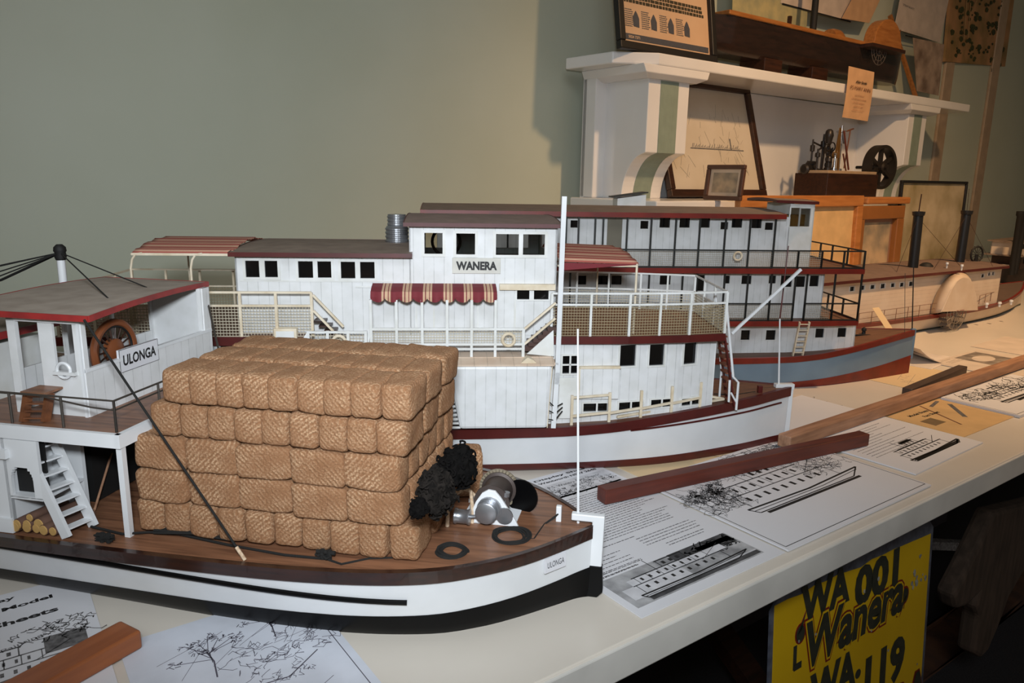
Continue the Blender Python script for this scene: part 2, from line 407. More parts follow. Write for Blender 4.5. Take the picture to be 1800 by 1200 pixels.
# --- anchor winch on the foredeck
wy = -.0168; cxw = -.0915
wn = MB()
def frame_plate(y): return [(-.1229, y, .0665), (-.0652, y, .0665), (-.0688, y, .0742), (-.0824, y, .0943), (-.0877, y, .1003), (-.0940, y, .1010), (-.0998, y, .0973), (-.1054, y, .0885), (-.1092, y, .0787), (-.1229, y, .0708)]
wn.prism(frame_plate(wy), (0, .003, 0)); wn.prism(frame_plate(wy+.042), (0, .003, 0)); wn.box(-.120, -.069, wy, wy+.044, .0660, .0690)
wo = wn.build('winch', HULLW, u, bevel=.0006)
DRUM = mat('brown_grey_drum', (78, 68, 64), .5, .4, sc=80)
a = MB(); a.lathe((cxw, wy+.0035, .0875), (0, 1, 0), [(0, .0165), (.002, .0165), (.003, .0145), (.030, .0138), (.031, .0165), (.035, .0165)], 30); a.build('drum', DRUM, wo, smooth=True)
a = MB()
for k in range(34):
    t_ = 2*PI*k/34; c_ = V((cxw, wy+.037, .0875)); a.beam(c_+V((math.cos(t_)*.0155, 0, math.sin(t_)*.0155)), c_+V((math.cos(t_)*.0190, 0, math.sin(t_)*.0190)), .0045, .0017, up=(0, 1, 0))
a.build('gear_ring', mat('worn_brass_grey', (150, 138, 118), .5, .3, sc=90), wo)
a = MB(); a.lathe((-.0925, wy-.0002, .0835), (0, -1, 0), [(0, .0112), (.003, .0112), (.003, .0100), (.004, .0100)], 26); a.lathe((-.0938, wy-.004, .0824), (0, -1, 0), [(0, .0098), (.006, .0098), (.0065, .0090)], 26); a.build('hand_wheel', METAL, wo, smooth=True)
a = MB(); a.lathe((-.0786, wy-.0002, .0780), (0, -1, 0), [(0, .0078), (.0015, .0078), (.0015, .006)], 24); a.build('disc', METAL, wo, smooth=True)
a = MB(); a.lathe((-.1229, wy-.006, .0760), (1, 0, 0), [(0, .0072), (.0015, .0072), (.0025, .0064), (.0115, .0064), (.0125, .0072), (.0140, .0072)], 22); a.rod((-.109, wy-.005, .0760), (-.099, wy-.005, .0775), .0018); a.build('cylinder', METAL, wo, smooth=True)
a = MB(); a.lathe((-.070, wy+.034, .0825), (.25, 1, 0), [(0, .0165), (.002, .0165)], 30); a.build('brake_disc', BLACKP, wo, smooth=True)
a = MB(); a.rod((-.0825, wy+.004, .078), (-.0775, wy+.006, .096), .0020); a.lathe((-.0785, wy+.006, .094), (.1, 0, 1), [(0, .003), (.004, .003)], 12); a.build('lever', METAL, wo)
# twine loops beside the winch
a = MB(); q = (-0.1289,-0.0275,0.067)
a.tube([(q[0], q[1], .067), (q[0]+.001, q[1], .085), (q[0]+.003, q[1]+.006, .094), (q[0]+.010, q[1]+.012, .099), (q[0]+.018, q[1]+.014, .097), (q[0]+.020, q[1]+.012, .084), (q[0]+.0205, q[1]+.011, .067)], .0018, 8)
a.tube([(q[0]+.003, q[1]+.006, .094), (q[0]+.012, q[1]+.022, .096), (q[0]+.020, q[1]+.024, .088)], .0016, 8)
a.build('twine_hoop', TWINE, u, smooth=True)
# --- upper deck
DX = -.382; DYH = .118; DZ = .163
a = MB(); a.box(-.86, DX, -DYH, DYH, DZ-.0015, DZ); ud = a.build('upper_deck', DECK, u)
a = MB(); a.box(-.86, DX+.001, -DYH-.001, -DYH+.003, DZ-.0115, DZ+.0005); a.box(DX-.003, DX+.0015, -DYH-.001, DYH+.001, DZ-.0115, DZ+.0005); a.box(-.86, DX, DYH-.003, DYH+.001, DZ-.0115, DZ+.0005); a.build('fascia', HULLW, ud)
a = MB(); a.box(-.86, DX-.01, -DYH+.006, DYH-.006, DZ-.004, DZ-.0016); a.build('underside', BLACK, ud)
for s in (-1, 1):
    a = MB(); a.beam((DX-.002, s*(DYH-.004), DZ-.011), (DX-.012, s*(DYH-.016), UD-.002), .0052, .0052, up=(1, 0, 0)); a.build('deck_post', HULLW, u)
a = MB(); a.rod((-0.4719,-0.02,0.1067), (-0.456,-0.0691,0.067), .0011); a.rod((-0.456,-0.0691,0.067), (-0.4688,-0.0684,0.067), .0012); a.build('inclined_rod', PALEWOOD, u)
# engine room casing under the upper deck (dark), side house with arched port, aft house
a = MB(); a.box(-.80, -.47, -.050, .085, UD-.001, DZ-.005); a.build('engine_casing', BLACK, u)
a = MB(); hx0, hx1 = -.80, -0.493
def arch(x, z0, z1, w_): return (x-w_, x+w_, z0, z1)
ac = -0.4794
holes = []
for k in range(10):
    zz = .100+.026*k/10; t_ = max(0, (zz-.113)/.013); ww = .011*math.sqrt(max(0, 1-t_*t_)); holes.append((ac-ww-hx0, ac+ww-hx0, zz-UD, zz+.0026-UD))
a.box(hx0, hx1, -.119, -.116, UD-.001, DZ-.012); a.box(hx1-.003, hx1, -.119, -.072, UD-.001, DZ-.012)
a.panel((hx1, -.119, .098), (1, 0, 0), (0, 0, 1), .032, DZ-.098-.012, -.003, [(q[0]+hx0-hx1, q[1]+hx0-hx1, q[2]+UD-.098, q[3]+UD-.098) for q in holes])
a.box(hx1, hx1+.032, -.072, -.068, UD-.001, DZ-.012); a.box(hx1, hx1+.032, -.119, -.072, .097, .0995)
a.box(hx0, hx1, -.1215, -.119, UD-.001, UD+.012)
a.beam((hx0, -.121, .138), (hx1+.004, -.121, .138), .004, .008)
a.build('side_house', HULLW, u)
a = MB(); a.box(hx1, hx1+.030, -.110, -.108, .10, .15); a.build('side_house_lining', BLACK, u)
# lower ladder
def ladder(par, bl, br, tl_, tr, n, m, name='ladder', w_=.0035, dpt=.009, tread=.0015):
    bl, br, tl_, tr = V(bl), V(br), V(tl_), V(tr); a = MB()
    side = (br-bl).normalized()
    a.beam(bl, tl_, w_ if w_ < .01 else .003, dpt, up=(0, 0, 1)); a.beam(br, tr, w_, dpt, up=(0, 0, 1))
    o = a.build(name, m, par); a = MB()
    for i in range(n):
        t_ = (i+.6)/n; p_, q_ = bl+(tl_-bl)*t_, br+(tr-br)*t_; a.beam(p_, q_, dpt*.9, tread)
    a.build('treads', m, o); return o
lb = (-0.4414,-0.1189,0.066); lt = (-0.4761,-0.116,0.1451)
lb2 = (-0.4413,-0.098,0.066); lt2 = (lt[0]+.006, lt[1]+.024, lt[2])
ladder(u, lb, (lb[0]+.006, lb[1]+.024, lb[2]), lt, lt2, 7, HULLW, name='white_companion_ladder')
# --- wheelhouse
WY0, WY1 = -.083, .105
WX1 = -.4395; WX0 = -.56; WZ = .252
fx = lambda px, py: 0
a = MB()
sill = .205
a.panel((WX1, WY0, DZ), (0, 1, 0), (0, 0, 1), WY1-WY0, WZ-DZ, .0025, [(.005, .188-.012, sill-DZ, WZ-DZ+.01)])
a.box(WX1-.004, WX1+.001, WY1-.014, WY1+.001, DZ, WZ)
# near side: post, doorway, window wall
n1 = -0.4802; n0 = -0.5015; nw = -0.5097
a.box(nw, n0, WY0-.002, WY0+.002, DZ, WZ)
w0, w1 = -0.4659, -0.4459
a.panel((n1, WY0, DZ), (1, 0, 0), (0, 0, 1), WX1-n1, WZ-DZ, -.0025, [(w0-n1, w1-n1, .203-DZ, .246-DZ)])
a.box(nw, WX1, WY0-.002, WY0+.002, WZ-.006, WZ)
a.box(w0-.001, w1+.001, WY0-.004, WY0, .2005, .2035)
a.box(nw, WX1, WY1-.002, WY1, DZ, WZ); 
a.panel((nw, WY0, DZ), (0, 1, 0), (0, 0, 1), WY1-WY0, WZ-DZ, .0025, [(.006, .058, sill-DZ-.004, WZ-DZ-.004), (.062, .122, sill-DZ-.004, WZ-DZ-.004), (.126, .182, sill-DZ-.004, WZ-DZ-.004)])
wh = a.build('wheelhouse', WHITEY, u)
a = MB(); a.box(WX1-.001, WX1+.0015, WY0-.002, WY0+.005, DZ, WZ); a.box(WX1-.001, WX1+.003, WY0, WY1, sill-.002, sill+.001); a.build('corner_trim', HULLW, wh)
a = MB(); lc = (-0.457,-0.085,0.2044); a.ring(lc, (0, 1, 0), .0066, .0015, 24); a.build('life_ring', HULLW, wh, smooth=True)
# roof: slightly cambered, skewed front edge as in the model
def roof(par, corners, th, camber, mtop, mfas, name='roof', ny=10, fas='fascia', drop=.0, along='x'):
    """corners near-aft, near-fore, far-fore, far-aft (x,y,z)"""
    A, B_, C_, D_ = [V(c) for c in corners]; vs = []; fs = []
    for j in range(ny+1):
        t_ = j/ny; cz = camber*(1-(2*t_-1)**2)
        for p_, q_ in ((A, D_), (B_, C_)): vs.append(p_+(q_-p_)*t_+V((0, 0, cz)))
    k = len(vs); vs += [v-V((0, 0, th)) for v in vs]
    for j in range(ny):
        fs += [(2*j, 2*j+1, 2*j+3, 2*j+2), (k+2*j, k+2*j+2, k+2*j+3, k+2*j+1), (2*j, 2*j+2, k+2*j+2, k+2*j), (2*j+1, k+2*j+1, k+2*j+3, 2*j+3)]
    fs += [(0, k, k+1, 1), (2*ny, 2*ny+1, k+2*ny+1, k+2*ny)]
    o = MB().add(vs, fs).build(name, mtop, par)
    a = MB(); e = .0012
    def edge(i0, i1):
        p_, q_ = vs[i0], vs[i1]; a.hexa(p_+V((0, 0, .0004)), q_-p_, V((0, 0, -th-.0008)), off)
    ctr = (A+B_+C_+D_)/4
    for j in range(ny):
        off = V((-e, 0, 0)); edge(2*j, 2*j+2)
        off = V((e, 0, 0)); edge(2*j+1, 2*j+3)
    off = V((0, -e, 0)); edge(0, 1); off = V((0, e, 0)); edge(2*ny, 2*ny+1)
    a.build(fas, mfas, o); return o
roof(wh, [(-.560, -.093, .2555), (-.420, -.093, .2555), (-.446, .118, .2555), (-.577, .118, .2555)], .0045, .003, DKROOF, RED)
# ship's wheel inside
a = MB(); sc_ = (-0.462,-0.0158,0.2141); R_ = .0265
sc_ = (sc_[0], sc_[1], .207)
a.ring(sc_, (1, 0, 0), R_, .0038, 36)
a.lathe((sc_[0]-.004, sc_[1], sc_[2]), (1, 0, 0), [(0, .011), (.006, .011), (.009, .006)])
sw = a.build('steering_wheel', mat('orange_brown_timber', (124, 70, 40), .4, sc=14), wh, smooth=True)
a = MB()
for k in range(18):
    t_ = 2*PI*k/18; c_ = V(sc_); a.rod(c_+V((0, math.cos(t_)*.009, math.sin(t_)*.009)), c_+V((0, math.cos(t_)*.0245, math.sin(t_)*.0245)), .0009, 6)
a.build('spokes', DKWOOD, sw)
a = MB(); a.ring(V(sc_)+V((.001, 0, 0)), (1, 0, 0), .0228, .0012, 36); a.build('rim_band', BLACK, sw)
# name board
na, nb = (-0.4365,-0.041,0.1979), (-0.4365,0.013,0.2037)
yc, zc = (na[1]+nb[1])/2, (na[2]+nb[2])/2+.002
a = MB(); a.box(WX1, WX1+.0028, yc-.027, yc+.027, zc-.0105, zc+.0105); nb_ = a.build('name_board', PAPER, wh)
a = MB(); text_into(a, 'ULONGA', (WX1+.0029, yc, zc), (0, 1, 0), (0, 0, 1), .0102, width=.046, shear=.05, offset=.03); a.build('lettering', INK, nb_)
a = MB()
for z_ in (zc-.0105, zc+.0105): a.box(WX1+.0025, WX1+.003, yc-.027, yc+.027, z_-.0002, z_+.0002)
for y_ in (yc-.027, yc+.027): a.box(WX1+.0025, WX1+.003, y_-.0002, y_+.0002, zc-.0105, zc+.0105)
a.build('border_line', INKG, nb_)
# aft cabin further back on the upper deck
a = MB(); a.panel((-.80, -.100, DZ), (1, 0, 0), (0, 0, 1), .245, .062, -.0025, [(.178, .202, .028, .055), (.205, .228, .028, .055), (.178, .202, .004, .024)])
a.box(-.80, -.5555, -.0975, .0, DZ, .215); ac_ = a.build('aft_cabin', WHITEP, u)
a = MB(); a.box(-.82, -.545, -.112, .01, .2235, .2275); a.build('roof', DKROOF, ac_)
a = MB(); a.box(-.82, -.543, -.1135, -.112, .2215, .2283); a.box(-.545, -.5435, -.112, .01, .2215, .2283); a.build('fascia', RED, ac_)
# brown ladder against the wheelhouse
b0, b1 = (-0.482,-0.1071,0.163), (-0.4646,-0.1027,0.163)
bt0 = (-0.5002,-0.088,0.18); bt1 = (-0.4719,-0.088,0.1831)
ladder(u, b0, b1, (b0[0]+.001, b0[1]+.007, .187), (b1[0]+.001, b1[1]+.007, .187), 4, MIDWOOD, name='wooden_steps', dpt=.007)
a = MB(); a.box(b0[0]-.003, b1[0]+.003, b0[1]+.003, WY0, .187, .189); a.build('landing', DECK, u)
# railing round the upper deck
def wire_rail(pts, h, n, par=u, r=.0011):
    return railing(par, pts, h, n, (h, ), r=r, m=WIRE, sq=False, name='wire_railing')
wire_rail([(-.74, -DYH+.006, DZ), (DX-.006, -DYH+.006, DZ), (DX-.006, DYH-.006, DZ)], .027, [7, 4])
a = MB(); a.tube([(-.53, -DYH+.006, DZ+.026), (-.46, -DYH+.006, DZ+.0265), (-.41, -DYH+.006, DZ+.020), (DX-.006, -DYH+.006, DZ+.019), (DX-.006, DYH-.006, DZ+.019)], .0008, 6); a.build('rail_rope', WIRE, u)
# short mast with knob and stays
m0 = (-0.6,0.0804,0.2434); mt = (-0.6,0.0831,0.2839)
a = MB(); a.rod((-.60, m0[1], UD), (-.60, mt[1], mt[2]), .0042, 12); a.build('mast', HULLW, u, smooth=True)
a = MB(); a.lathe((-.60, mt[1], mt[2]-.006), (0, 0, 1), [(0, .005), (.004, .0062), (.008, .0055), (.010, .0065), (.014, .006), (.017, .003)]); a.build('mast_cap', BLACK, u, smooth=True)
top = V((-.60, mt[1], mt[2]+.002))
a = MB()
r1, r2_ = (-0.4586,-0.0215,0.258), (-0.47,0.0483,0.258)
for e in (r1, r2_, (-.80, -.10, .200), (-.86, -.06, .220), (-.90, .02, .215), (-.78, -.05, .235), (-.66, -.10, .228)):
    a.rod(top, e, .0007, 6)
a.tube([top, V((-.66, mt[1]-.02, top[2]-.030)), V((-.72, mt[1]-.05, top[2]-.052)), V((-.80, mt[1]-.09, top[2]-.055))], .0014, 6)
a.tube([V((-.82, -.02, .235)), V((-.74, -.03, .250)), V((-.68, -.05, .240)), V((-.65, -.07, .225))], .0012, 6)
a.build('stays', ROPE, u)
a = MB(); s0 = (-.418, -.100, .254); s1 = (-0.272,-0.0934,0.067); s1 = (s1[0]-.002, min(s1[1], -.120), .0665); s2 = (-0.2652,-0.0989,0.068)
p0, p1 = V(s0), V(s1); a.rod(p0, p1, .0010, 6); a.build('rigging_line', ROPE, u)
a = MB(); d_ = (p1-p0).normalized(); a.rod(p1-d_*.012, p1+d_*.001, .0015, 8); a.build('line_toggle', TWINE, u)
a = MB(); a.rod((WX1+.002, .103, .232), (-0.38,0.0289,0.1978), .0011, 6); a.build('side_stay', WIRE, u)
wire_rail([(-0.388,-0.012,0.1923), (-0.388,0.0705,0.1828)][0:0] or [(DX-.012, .10, DZ), (DX+.0, .10, DZ)], .02, [1])
# chain-wrapped bollards on the near deck edge and the rope lying along it
for (px_, name_) in (((-0.4024,-0.1203,0.067), 'bollard'), ((-0.2093,-0.1058,0.067), 'bollard')):
    a = MB(); c_ = V(px_); random.seed(int(abs(c_[0])*1000))
    a.rod(c_+V((-.003, 0, 0)), c_+V((-.003, 0, .008)), .0022); a.rod(c_+V((.003, 0, 0)), c_+V((.003, 0, .008)), .0022); a.rod(c_+V((-.008, 0, .006)), c_+V((.008, 0, .006)), .0018)
    pts = [c_+V((random.uniform(-.009, .009), random.uniform(-.003, .003), random.uniform(.001, .008))) for _ in range(22)]
    a.tube(pts, .0013, 5); a.build(name_, ROPE, u)
a = MB(); random.seed(3)
e0, e1, e2, e3, e4 = (-0.4349,-0.0986,0.067), (-0.4038,-0.1186,0.067), (-0.3606,-0.0925,0.067), (-0.2093,-0.1058,0.067), (-0.1551,-0.0837,0.067)
a.tube([V(e0), V((-0.3989,-0.1046,0.067)), V((-0.3796,-0.0969,0.067)), V(e2), V((-0.3002,-0.1019,0.067)), V((-0.2453,-0.1073,0.067)), V(e3)], .0011, 6)
a.tube([V(e3), V((-0.1937,-0.1108,0.067)), V((-0.1749,-0.097,0.067)), V((-0.1502,-0.0904,0.067))], .0009, 6)
a.build('mooring_rope', ROPE, u)
a = MB()
for k in range(7):
    a.tube([V((-0.3728,-0.0985,0.068))+V((0, k*.0009, k%2*.002)), V((-0.3365,-0.0955,0.068))+V((0, k*.0009-.002, .003)), V((-0.3021,-0.0971,0.068))+V((0, k*.0007, .001))], .0012, 5)
a.build('bundled_rope', ROPE, u)
# ---------------------------------------------------------------- cargo: burlap bales
def uw(x, y):   # local to world
    c_, s_ = math.cos(UA), math.sin(UA); return (ULO[0]+x*c_-y*s_, ULO[1]+x*s_+y*c_)
def bale_mesh(seed, L_=.0485, W_=.0250, H_=.0290):
    rnd = random.Random(seed); b = bmesh.new(); bmesh.ops.create_cube(b, size=1)
    bmesh.ops.subdivide_edges(b, edges=b.edges[:], cuts=9, use_grid_fill=True)
    from mathutils import noise
    off = V((seed*3.1, seed*1.7, 0))
    for v in b.verts:
        x, y, z = v.co*2; n = 8
        k = (abs(x)**n+abs(y)**n+abs(z)**n)**(1/n)
        p = V((x, y, z))/k*1.0
        r = .0055
        q = V((p.x*L_/2, p.y*W_/2, p.z*H_/2))
        q *= 1+.03*(1-max(abs(p.x), .0)**2)*(1 if abs(p.x) < .99 else 0)
        q += noise.noise_vector(q*60+off)*.0013+noise.noise_vector(q*260+off)*.00035
        v.co = q
    for f in b.faces: f.smooth = True
    me = bpy.data.meshes.new('burlap_bale'); b.to_mesh(me); b.free(); me.materials.append(BURLAP); return me
BM = [bale_mesh(i) for i in range(5)]
ORD = ['first', 'second', 'third', 'fourth', 'fifth', 'sixth', 'seventh', 'eighth', 'ninth', 'tenth']
LAY = {0: 'bottom', 1: 'second', 2: 'middle', 3: 'fourth', 4: 'top'}
bi = 0
def bale(x, y, layer, label, ends, jit=1.0, rot=0, z=None, tilt=None):
    """ends: the short end faces the viewer"""
    global bi
    random.seed(bi*7+1); o = bpy.data.objects.new('burlap_bale', BM[bi % 5]); C.objects.link(o); bi += 1
    wx_, wy_ = uw(x+random.uniform(-.0007, .0007), y+random.uniform(-.0015, .0012)*jit)
    zz = (UD+.0155+layer*.0298 if z is None else z)+TZ+.0005
    o.location = (wx_, wy_, zz); r = (PI/2 if ends else 0)+(PI if random.random() < .5 else 0)
    o.rotation_euler = tilt or (random.uniform(-.03, .03), random.uniform(-.02, .02), UA+r+random.uniform(-.045, .045)+rot)
    tag(o, label, 'bale', 'burlap bales stacked on the ULONGA')
YN = -.0985                       # near face of the stack
rows = {0: (-.389, -.134, 10, 1), 1: (-.386, -.146, 5, 0), 2: (-.385, -.147, 5, 0), 3: (-.366, -.143, 9, 1), 4: (-.352, -.140, 9, 1)}
def deckrise(x): return 0
for ly, (xa, xb, n, ends) in rows.items():
    p_ = (xb-xa)/n
    for i in range(n):
        x = xa+p_*(i+.5)
        bale(x, YN+(.0247 if ends else .0128), ly, 'burlap bale in the near face of the stack, %s layer, %s from the left' % (LAY[ly], ORD[i]), ends)
    if ly == 4:
        for r in (1, 2):
            for i in range(n):
                bale(xa+p_*(i+.5), YN+.0247+r*.050, ly, 'burlap bale lying in the top layer, %s row, %s from the left' % (('', 'middle', 'back')[r], ORD[i]), ends)
    elif ends:
        for r in (1, 2):
            for i in (n-1, 0): bale(xa+p_*(i+.5), YN+.0247+r*.050, ly, 'burlap bale on the %s end of the stack, %s layer, %s back' % (('bow', 'wheelhouse')[i == 0], LAY[ly], ('', 'second', 'third')[r]), ends)
    else:
        for r in range(1, 6):
            for i in (n-1, 0): bale(xa+p_*(i+.5), YN+.0128+r*.0262, ly, 'burlap bale on the %s end of the stack, %s layer, %s back' % (('bow', 'wheelhouse')[i == 0], LAY[ly], ORD[r]), ends)
    if ly == 0:
        pass
q = (-0.1287,0.0448,0.067)
bale(q[0], q[1], 0, 'single burlap bale standing on end behind the black fleece', True, z=UD+.026, tilt=(PI/2*0, PI/2, UA+.3))
# dark fleeces draped over the bow end of the stack
def fleece(name, c, R, seed, m, label, sc=(1, 1, 1), n=26):
    rnd = random.Random(seed); a = MB()
    c = V(c)
    me = bmesh.new(); bmesh.ops.create_icosphere(me, subdivisions=4, radius=1)
    from mathutils import noise
    for v in me.verts:
        p = v.co.copy(); q_ = V((p.x*sc[0], p.y*sc[1], p.z*sc[2]))*R
        v.co = q_*(1+.35*noise.noise(p*2.2+V((seed, 0, 0)))+.16*noise.noise(p*7+V((seed, 0, 0))))
    me.verts.ensure_lookup_table()
    a.add([v.co for v in me.verts], [tuple(x.index for x in f.verts) for f in me.faces]); me_v = [v.co.copy() for v in me.verts]; me.free()
    for k in range(n*6):                       # curls of wool
        b_ = rnd.choice(me_v); d = b_.normalized(); s = d.orthogonal().normalized(); s2 = d.cross(s); ph = rnd.uniform(0, 6); L0 = R*rnd.uniform(.3, .6)
        pts = []
        for j in range(7):
            t_ = j/6; ang = ph+t_*5; pts.append(b_*.92+d*L0*.35*math.sin(t_*2.5)+(s*math.cos(ang)+s2*math.sin(ang))*L0*.4*t_)
        a.tube(pts, R*.055, 5)
    o = a.build(name, m, smooth=True); wx_, wy_ = uw(c[0], c[1]); place(o, (wx_, wy_, c[2]), UA); tag(o, label, 'fleece', 'dark fleeces on the bales')
    return o
f1 = (-0.112,-0.0531,0.1357); f2 = (-0.118,-0.1035,0.1337); f3 = (-0.122,-0.1282,0.131)
fleece('wool_fleece', (-.112, f1[1], f1[2]), .017, 1, FLEECE, 'curly black fleece hanging over the bow end of the bales, upper one', (.8, 1.1, 1.0))
fleece('wool_fleece', (-.116, f2[1], f2[2]), .016, 5, FLEECE2, 'grey-brown curly fleece below the black one at the end of the bales', (.8, 1.0, 1.15))
fleece('wool_fleece', (-.122, f3[1], f3[2]), .0075, 9, FLEECE, 'small dark tuft of fleece at the lower end of the grey-brown one', (.9, 1, 1), 10)
# rope coils on the foredeck
def coil(c, R, n, label, seed, sq=.95, tail=None, z=.0705):
    rnd = random.Random(seed); a = MB(); pts = []
    N_ = n*26
    for i in range(N_+1):
        t_ = 2*PI*i/26; lay = (i/26); rr = R*(.92+.13*math.sin(lay*2.1+seed)+.05*math.cos(t_+lay*3))
        pts.append(V((math.cos(t_)*rr+.0012*math.sin(lay*1.7), math.sin(t_)*rr*sq+.0010*math.cos(lay*2.9), .0010+(lay % 2.5)*.0009+.0004*math.sin(t_*3+seed))))
    if tail: pts += [V((tx, ty, tz)) for tx, ty, tz in tail]
    a.tube(pts, .00085, 6); o = a.build('rope_coil', ROPE, smooth=True); wx_, wy_ = uw(c[0], c[1]); place(o, (wx_, wy_, z), UA)
    tag(o, label, 'rope', 'coils of rope on the foredeck'); return o
c1 = (-0.1116,-0.0725,0.07); c2_ = (-0.0683,-0.0364,0.07); mp_ = (-0.0338,-0,0.07)
coil(c1, .0125, 7, 'small black rope coil beside the lowest bale on the foredeck', 2, sq=.9, z=.0665)
coil(c2_, .0155, 8, 'larger black rope coil in front of the winch, its end led to the white post', 5, tail=[(.02, .0, .001), (mp_[0]-c2_[0]-.01, mp_[1]-c2_[1]-.006, .001), (mp_[0]-c2_[0]-.001, mp_[1]-c2_[1]-.003, .008), (mp_[0]-c2_[0]+.003, mp_[1]-c2_[1]+.003, .010)], z=.0675)
c3 = (-0.122,0.0653,0.07)
coil((c3[0], c3[1]), .012, 3, 'thin loose rope loops behind the winch', 8, z=.0675)
# firewood beside the lower ladder
FW = mat('bark', (104, 76, 62), .8, sc=60, c2=(80, 56, 46), bump=.4); FE = mat('cut_wood_end', (190, 152, 92), .7, sc=80)
logs = [(30,922,1.0), (50,925,.9), (30,940,1.1), (48,942,1.1), (63,943,.9), (79,944,1.0), (66,922,1.25), (92,939,.8), (60,906,.7), (28,905,.9)]
for i, (px_, r_) in enumerate((((-0.49,-0.119,0.0728), .0044), ((-0.4807,-0.119,0.0733), .0042), ((-0.4697,-0.119,0.074), .0052), ((-0.4919,-0.119,0.0635), .0042), ((-0.4815,-0.119,0.0636), .0046), ((-0.4728,-0.119,0.064), .0040), ((-0.4637,-0.119,0.064), .0044), ((-0.4554,-0.119,0.0666), .0038), ((-0.4781,-0.119,0.0795), .0034))):
    r_ *= 1.12; ln = .040 if i != 8 else .036
    o = MB().lathe((0, 0, 0), (.12, 1, 0), [(0, r_*.98), (ln*.4, r_*1.04), (ln, r_)], 14).build('firewood_log', FW, smooth=True)
    cp = MB().lathe((0, -.0002, 0), (.12, 1, 0), [(-.0006, r_*.86), (.0004, r_*.9)], 14).build('cut_end', FE, o)
    wx_, wy_ = uw(px_[0], -.1195+(i % 3)*.001); place(o, (wx_, wy_, max(px_[2], .0655+r_)), UA)
    row = 'top' if i == 8 else ('upper' if i < 3 else 'lower')
    nth = ORD[i if i < 3 else i-3] if i != 8 else 'only'
    tag(o, 'short firewood log beside the white ladder, ' + ('single one on top of the pile' if i == 8 else '%s row of the pile, %s from the left' % (row, nth)), 'log', 'firewood logs on the ULONGA deck')

# ================================================================ riverboat WANERA (middle)
WLO, WA_ = (0.9444,0.6092), math.radians(-31)
wn_ = thing('model_riverboat', 'white model riverboat WANERA with maroon trim, striped awnings and a tall white post', 'model boat', (*WLO, 0), WA_)
XW = dense(-.95, -.35, 30)+dense(-.35, -.05, 24)[1:]+dense(-.05, -.006, 8)[1:]+[-.002, 0]
wd_t = smooth_tab([(-.95, .06), (-.88, .10), (-.75, .118), (-.6, .122), (-.45, .122), (-.35, .121), (-.28, .113), (-.185, .089), (-.087, .051), (-.03, .020), (0, .0035)])
wb_t = smooth_tab([(-.95, .04), (-.88, .07), (-.75, .088), (-.6, .094), (-.45, .096), (-.35, .094), (-.25, .088), (-.178, .073), (-.085, .040), (-.03, .015), (0, .0025)])
wzd_t = [(-.95, .070), (-.7, .066), (-.45, .066), (-.35, .0675), (-.28, .070), (-.185, .0765), (-.087, .081), (0, .084)]
whd = lambda x: interp(wd_t, x); whb = lambda x: interp(wb_t, x); wzd = lambda x: interp(wzd_t, x)
whz = hull(wn_, XW, whd, whb, wzd, lambda x: .0135, (MAROON, HULLW, MAROON, DECKD), strake=(.004, .012), fl=.55, names=('hull_bottom', 'hull_side', 'rubbing_strake', 'main_deck'))
a = MB(); zz = [(-.26, .0575), (-.15, .060), (-.02, .0635)]
a.tube([(x, -whz(x, interp(zz, x)+.002)-.001, interp(zz, x)) for x in dense(-.26, -.016, 20)], .0013, 6); a.build('wale', MAROON, wn_)
a = MB(); a.box(-.005, .005, -.004, .004, .013, .086); a.box(-.022, .0058, -.0048, .0048, .080, .0885); a.box(-.018, -.001, -.0035, .0035, .070, .085); a.build('stem_post', HULLW, wn_, bevel=.0006)
N = -.088; DKZ = .1825
# main deck house, curved towards the bow
legs = [(-.368, -.106), (-.291, -.1025), (-.196, -.087), (-.142, -.070)]
hz0, hz1 = .067, .177
fh = MB(); lining = MB(); wins = []
def leg_panel(i, wl):
    (xa, ya), (xb, yb) = legs[i], legs[i+1]; o = V((xa, ya, hz0)); U_ = V((xb-xa, yb-ya, 0)); L_ = U_.length; U_.normalize(); s = L_/(xb-xa)
    hs = []
    for (x0, x1, z0, z1, mul) in wl:
        h = ((x0-xa)*s, (x1-xa)*s, z0-hz0, z1-hz0); hs.append(h); wins.append((o, U_, h, mul))
    fh.panel(o, U_, (0, 0, 1), L_+.0002, hz1-hz0, -.002, hs)
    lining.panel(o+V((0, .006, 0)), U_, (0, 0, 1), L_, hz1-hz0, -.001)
def wr(p, q, mul=()): return (p[0], q[0], q[2], p[2], mul)     # top-left, bottom-right points of a window
leg_panel(0, [wr((-0.3518,-0.105,0.1565), (-0.3322,-0.105,0.1335), 'cross'), wr((-0.3228,-0.102,0.0933), (-0.2875,-0.102,0.0823), 'mid')])
leg_panel(1, [wr((-0.2775,-0.099,0.1689), (-0.2562,-0.099,0.1412)), wr((-0.2757,-0.097,0.0929), (-0.2427,-0.097,0.0818), 'mid'), wr((-0.2375,-0.093,0.1682), (-0.2171,-0.093,0.1403)), wr((-0.2315,-0.092,0.094), (-0.2011,-0.092,0.0836), 'mid')])
leg_panel(2, [wr((-0.1891,-0.082,0.1679), (-0.1704,-0.082,0.1395)), wr((-0.1879,-0.082,0.0922), (-0.1593,-0.082,0.0825), 'mid')])
fh.box(-.1425, -.1405, -.070, .070, hz0, hz1); fh.box(-.368, -.366, -.106, .106, hz0, hz1)
fh.panel((-.142, .070, hz0), (-.226, .036, 0), (0, 0, 1), .229, hz1-hz0, -.002)
fho = fh.build('fore_house', WHITE, wn_); lining.build('interior_lining', BLACK, fho)
